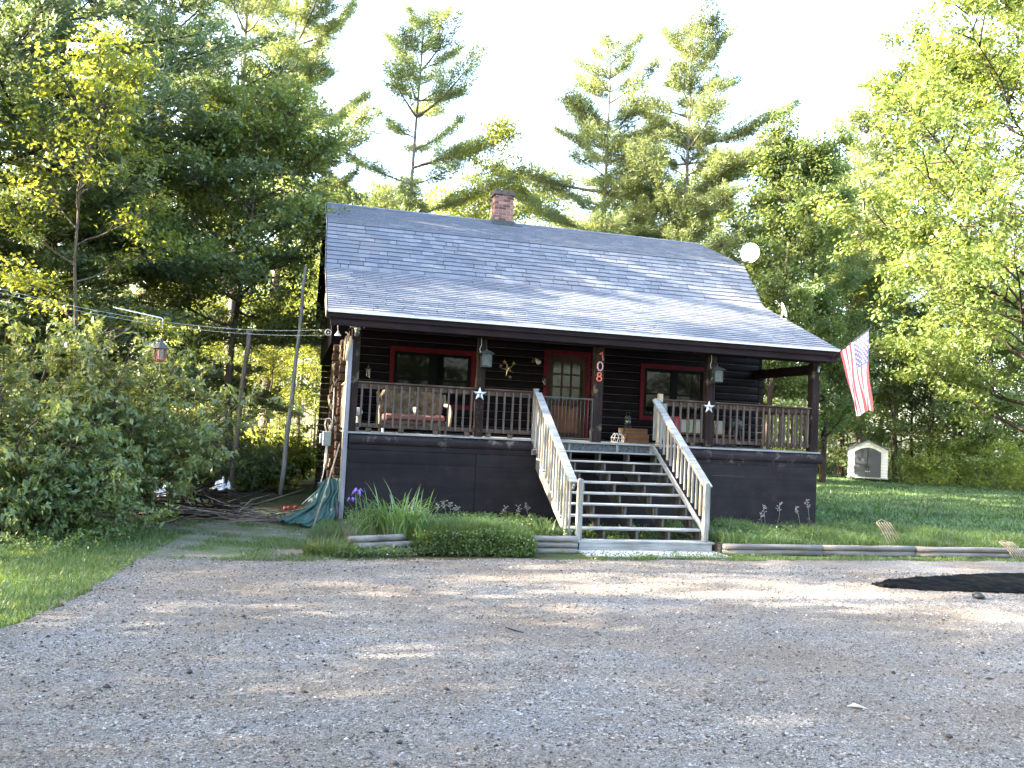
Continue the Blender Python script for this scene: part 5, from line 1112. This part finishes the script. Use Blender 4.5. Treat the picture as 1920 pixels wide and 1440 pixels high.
# front wall as left jamb, right jamb and gable with arch
mb.prism([(-hw, 0), (-.66, 0), (-.66, 1.38), (-hw, 1.5)], 0, .06, 'xz'); mb.prism([(.66, 0), (hw, 0), (hw, 1.5), (.66, 1.38)], 0, .06, 'xz')
xs = [-.66+1.32*i/12 for i in range(13)]
for i in range(12):
    za, zb = 1.38+.24*math.sin(math.pi*i/12), 1.38+.24*math.sin(math.pi*(i+1)/12); ta, tb = 2.02-.53*abs(xs[i]), 2.02-.53*abs(xs[i+1]); mb.prism([(xs[i], za), (xs[i+1], zb), (xs[i+1], tb), (xs[i], ta)], 0, .06, 'xz')
mb.prism([(-hw, 1.5), (-.66, 1.38), (-.66, 1.67)], 0, .06, 'xz'); mb.prism([(hw, 1.5), (.66, 1.67), (.66, 1.38)], 0, .06, 'xz')
mb.box(-hw, -hw+.05, .06, 2.0, 0, 1.5); mb.box(hw-.05, hw, .06, 2.0, 0, 1.5); mb.box(-hw+.05, hw-.05, 1.95, 2.0, 0, 1.5); mb.build('shed_wall', M['shed_w'], t)
for s_ in (-1, 1):
    pl = [(0.012*s_, .02), (.65*s_, .02), (.65*s_, 1.38)]+[(.66*(1-i/6)*s_, 1.375+.24*math.sin(math.pi*(.5-(1-i/6)*.5))) for i in range(1, 6)]+[(.012*s_, 1.61)]
    mb = MB(); mb.prism(pl, .02, .05, 'xz'); d = mb.build('shed_door', M['shed_d'], t); MB().tube([(.07*s_, -.0, .55), (.10*s_, -.03, .65), (.07*s_, -.0, .75)], .022, 6).build('handle', M['black'], d)
mb = MB()
for k in range(9): z = .12+.155*k; mb.box(-hw-.004, -.66, -.006, 0, z, z+.012); mb.box(.66, hw+.004, -.006, 0, z, z+.012)
mb.box(-hw-.03, hw+.03, -.03, 2.03, -.02, .05); mb.build('siding_line', M['meter'], t)
mb = MB()
for s_ in (-1, 1): mb.prism([(0, 2.08), (s_*(hw+.12), 1.49), (s_*(hw+.12), 1.44), (0, 2.02)], -.10, 2.12, 'xz')
mb.build('shed_roof', M['shed_r'], t)
MB().box(-.12, .12, -.01, .02, .33, .37).build('latch', M['drip'], t)

# ================================================================ BED PLANTS
def lily(name, loc, n_, H, seed, lab, cat='lily clump', mat=None, wd=.036, spread=.3):
    r = np.random.default_rng(seed); V = []; F = []
    for i in range(n_):
        a = r.uniform(0, 6.283); R0 = spread*math.sqrt(r.random()); b0 = np.array([R0*math.cos(a), R0*math.sin(a)*.6, 0]); az = a+r.normal(0, .7); h = H*r.uniform(.5, 1.1); reach = h*r.uniform(.15, .85); w_ = wd*r.uniform(.6, 1.2); m_ = 7
        sdv = np.array([-math.sin(az), math.cos(az), 0])*w_/2; k0 = len(V)
        dro = r.uniform(.0, 1.15) if spread > .2 else r.uniform(0, .5)
        for j in range(m_+1):
            t = j/m_; q = b0+np.array([math.cos(az)*reach*t**1.6, math.sin(az)*reach*t**1.6, h*(t*(1.25)-dro*.75*t**2.6-.25*t*t)]); q[2] = max(q[2], .01); ww = (1-t**3)*(.6+.8*t*(1-t))+.03
            V.append(q-sdv*ww); V.append(q+sdv*ww)
        for j in range(m_): F.append((k0+2*j, k0+2*j+1, k0+2*j+3, k0+2*j+2))
    root = empty(name, loc, lab, cat); mesh_np('leaves', np.array(V), np.array(F), mat or M['lily'], root, True); return root
t = lily('daylily', (.72, -2.45, .17), 260, .86, 5, 'large clump of arching long-leaved daylilies on the timber bed', spread=.42)
t = lily('iris', (.16, -2.45, .17), 45, .80, 6, 'upright iris with a purple flower at the left end of the bed', 'iris', wd=.022, spread=.15)
mb = MB(); mb.tube([(-.12, 0, 0), (-.15, -.02, .45), (-.14, -.02, .68)], .006, 6); mb.build('flower_stem', M['lily'], t)
M['purple'] = plain('purple_petals', (.12, .08, .34), .6, var=.3); mb = MB()
for k in range(6): a_ = k*1.047; mb.tube([(-.14, -.02, .68), (-.14+.05*math.cos(a_), -.02+.05*math.sin(a_), .74-.03*(k % 2)), (-.14+.09*math.cos(a_), -.02+.09*math.sin(a_), .70-.06*(k % 2))], [.006, .022, .006], 6)
for k in range(5): a_ = k*1.25; mb.tube([(-.22, -.02, .56), (-.22+.05*math.cos(a_), -.02+.04*math.sin(a_), .60), (-.22+.08*math.cos(a_), -.02+.06*math.sin(a_), .55)], [.006, .018, .006], 6)
mb.build('flower', M['purple'], t, True)
lily('grass_clump', (3.22, -1.9, .17), 80, .38, 7, 'small grassy clump just left of the porch steps', 'grass clump', wd=.014, spread=.16)
lily('daylily', (1.05, -2.95, .05), 34, .45, 8, 'few arching leaves spilling over the timbers between the lilies and the mound', spread=.14)
lily('grass_clump', (6.75, -2.3, .15), 120, .34, 9, 'grassy clump just right of the porch steps', 'grass clump', wd=.014, spread=.35)
# creeping mound: fine upright leaves over a dark leafy skirt
r = np.random.default_rng(9); k = 30000; x = r.uniform(.85, 2.75, k); y = r.uniform(-3.15, -1.95, k)
def moundh(x, y): return .17+.20*np.sin(np.clip((x-.75)/2.05, 0, 1)*np.pi)**.45*np.exp(-((y+2.55)/.62)**4)+.03*np.sin(x*7)*np.cos(y*9)
z = moundh(x, y); ed = np.clip((y+3.2)/.35, 0, 1); z = z*ed**.5
V, F = blades(np.stack([x, y, z-.05], 1), .10+.10*r.random(k)**2, .006, .8, r); o = mesh_np('creeping_mound', V, F, M['grass']); tag(o, kind='stuff')
segs = []
for i in range(1500):
    xx = r.uniform(.95, 2.7); yy = r.uniform(-3.22, -2.85); zt = float(moundh(np.array([xx]), np.array([-2.8]))[0]); zz = r.uniform(.02, zt*.95); a = np.array([xx, yy+zz*.5, zz]); segs.append((a, a+np.array([0, -.03, .02])))
V, F = leaves_from(segs, 12, .045, .035, r, aspect=.7, flat=.4); V[:, 2] = np.maximum(V[:, 2], .012); o = mesh_np('creeping_leaves', V, F, M['cover']); tag(o, kind='stuff')
def weeds(name, poly, n_, h, leaf, seed, z=0., per=10, mat=None):
    x, y = scatter(poly, n_, seed); r = np.random.default_rng(seed); segs = []
    for i in range(len(x)):
        a = np.array([x[i], y[i], z+r.uniform(.02, h)]); segs.append((a, a+np.array([r.normal(0, .04), r.normal(0, .04), .03])))
    V, F = leaves_from(segs, per, .04, leaf, r, aspect=.6, flat=.6); V[:, 2] = np.maximum(V[:, 2], z+.012); o = mesh_np(name, V, F, mat or M['cover']); tag(o, kind='stuff')
weeds('low_weeds', [(-.4, -3.5), (1.0, -3.3), (1.0, -3.1), (-.2, -3.2)], 160, .12, .035, 71)
weeds('low_weeds', [(3.4, -3.3), (4.2, -3.4), (6.6, -3.25), (6.5, -3.0), (3.5, -3.1)], 170, .06, .028, 72)
weeds('low_weeds', [(3.6, -2.3), (6.0, -2.3), (6.0, -.3), (3.6, -.3)], 380, .18, .045, 73)
weeds('low_weeds', [(2.5, -2.5), (3.5, -2.5), (3.5, -.3), (2.0, -.3)], 420, .22, .05, 74, .15)
weeds('low_weeds', [(.0, -1.9), (2.6, -1.9), (2.6, -.1), (.0, -.1)], 700, .20, .04, 75, .15)
weeds('low_weeds', [(6.2, -2.5), (9.9, -2.5), (9.9, -.1), (6.2, -.1)], 260, .20, .045, 76, .14)
weeds('low_weeds', [(-4.6, -4.5), (-3.3, -3.0), (-3.1, -1.2), (-4.5, -1.0), (-6, -3), (-7, -7), (-5.2, -7)], 700, .22, .05, 77, 0, 9)
weeds('low_weeds', [(9.9, .0), (12.5, -2.5), (14, -2.5), (12, 1.5)], 200, .3, .05, 78, .02)
# dry seed stalks against the skirt
M['straw'] = plain('dry_straw', (.30, .27, .24), .9, var=.3)
rs2 = random.Random(4)
for i, (px, py) in enumerate(((780, 940), (790, 950), (820, 945), (832, 938), (842, 942), (858, 948), (800, 956), (905, 962), (948, 950), (972, 948), (985, 944), (700+62, 948), (1430, 945), (1462, 942), (1492, 948), (1513, 935), (1427, 960))):
    top_ = Vector(ony(px, py, -.16)); x0 = top_.x+rs2.uniform(-.14, .14); root = empty('dry_stalk', (x0, -.22, .16), 'thin dry seed stalk against the dark porch skirt', 'dry stalk', 'dry stalks along the porch skirt')
    l = top_-Vector((x0, -.22, .16)); mb = MB(); mb.tube([(0, 0, 0), l*.5+Vector((rs2.uniform(-.04, .04), 0, .04)), l], .003, 5)
    for k in range(9): q_ = l*(.66+.035*k); mb.tube([q_, q_+Vector((rs2.uniform(-.07, .07), rs2.uniform(-.02, .02), rs2.uniform(.0, .05)))], [.002, .009], 5)
    mb.build('stalk', M['straw'], root, True)
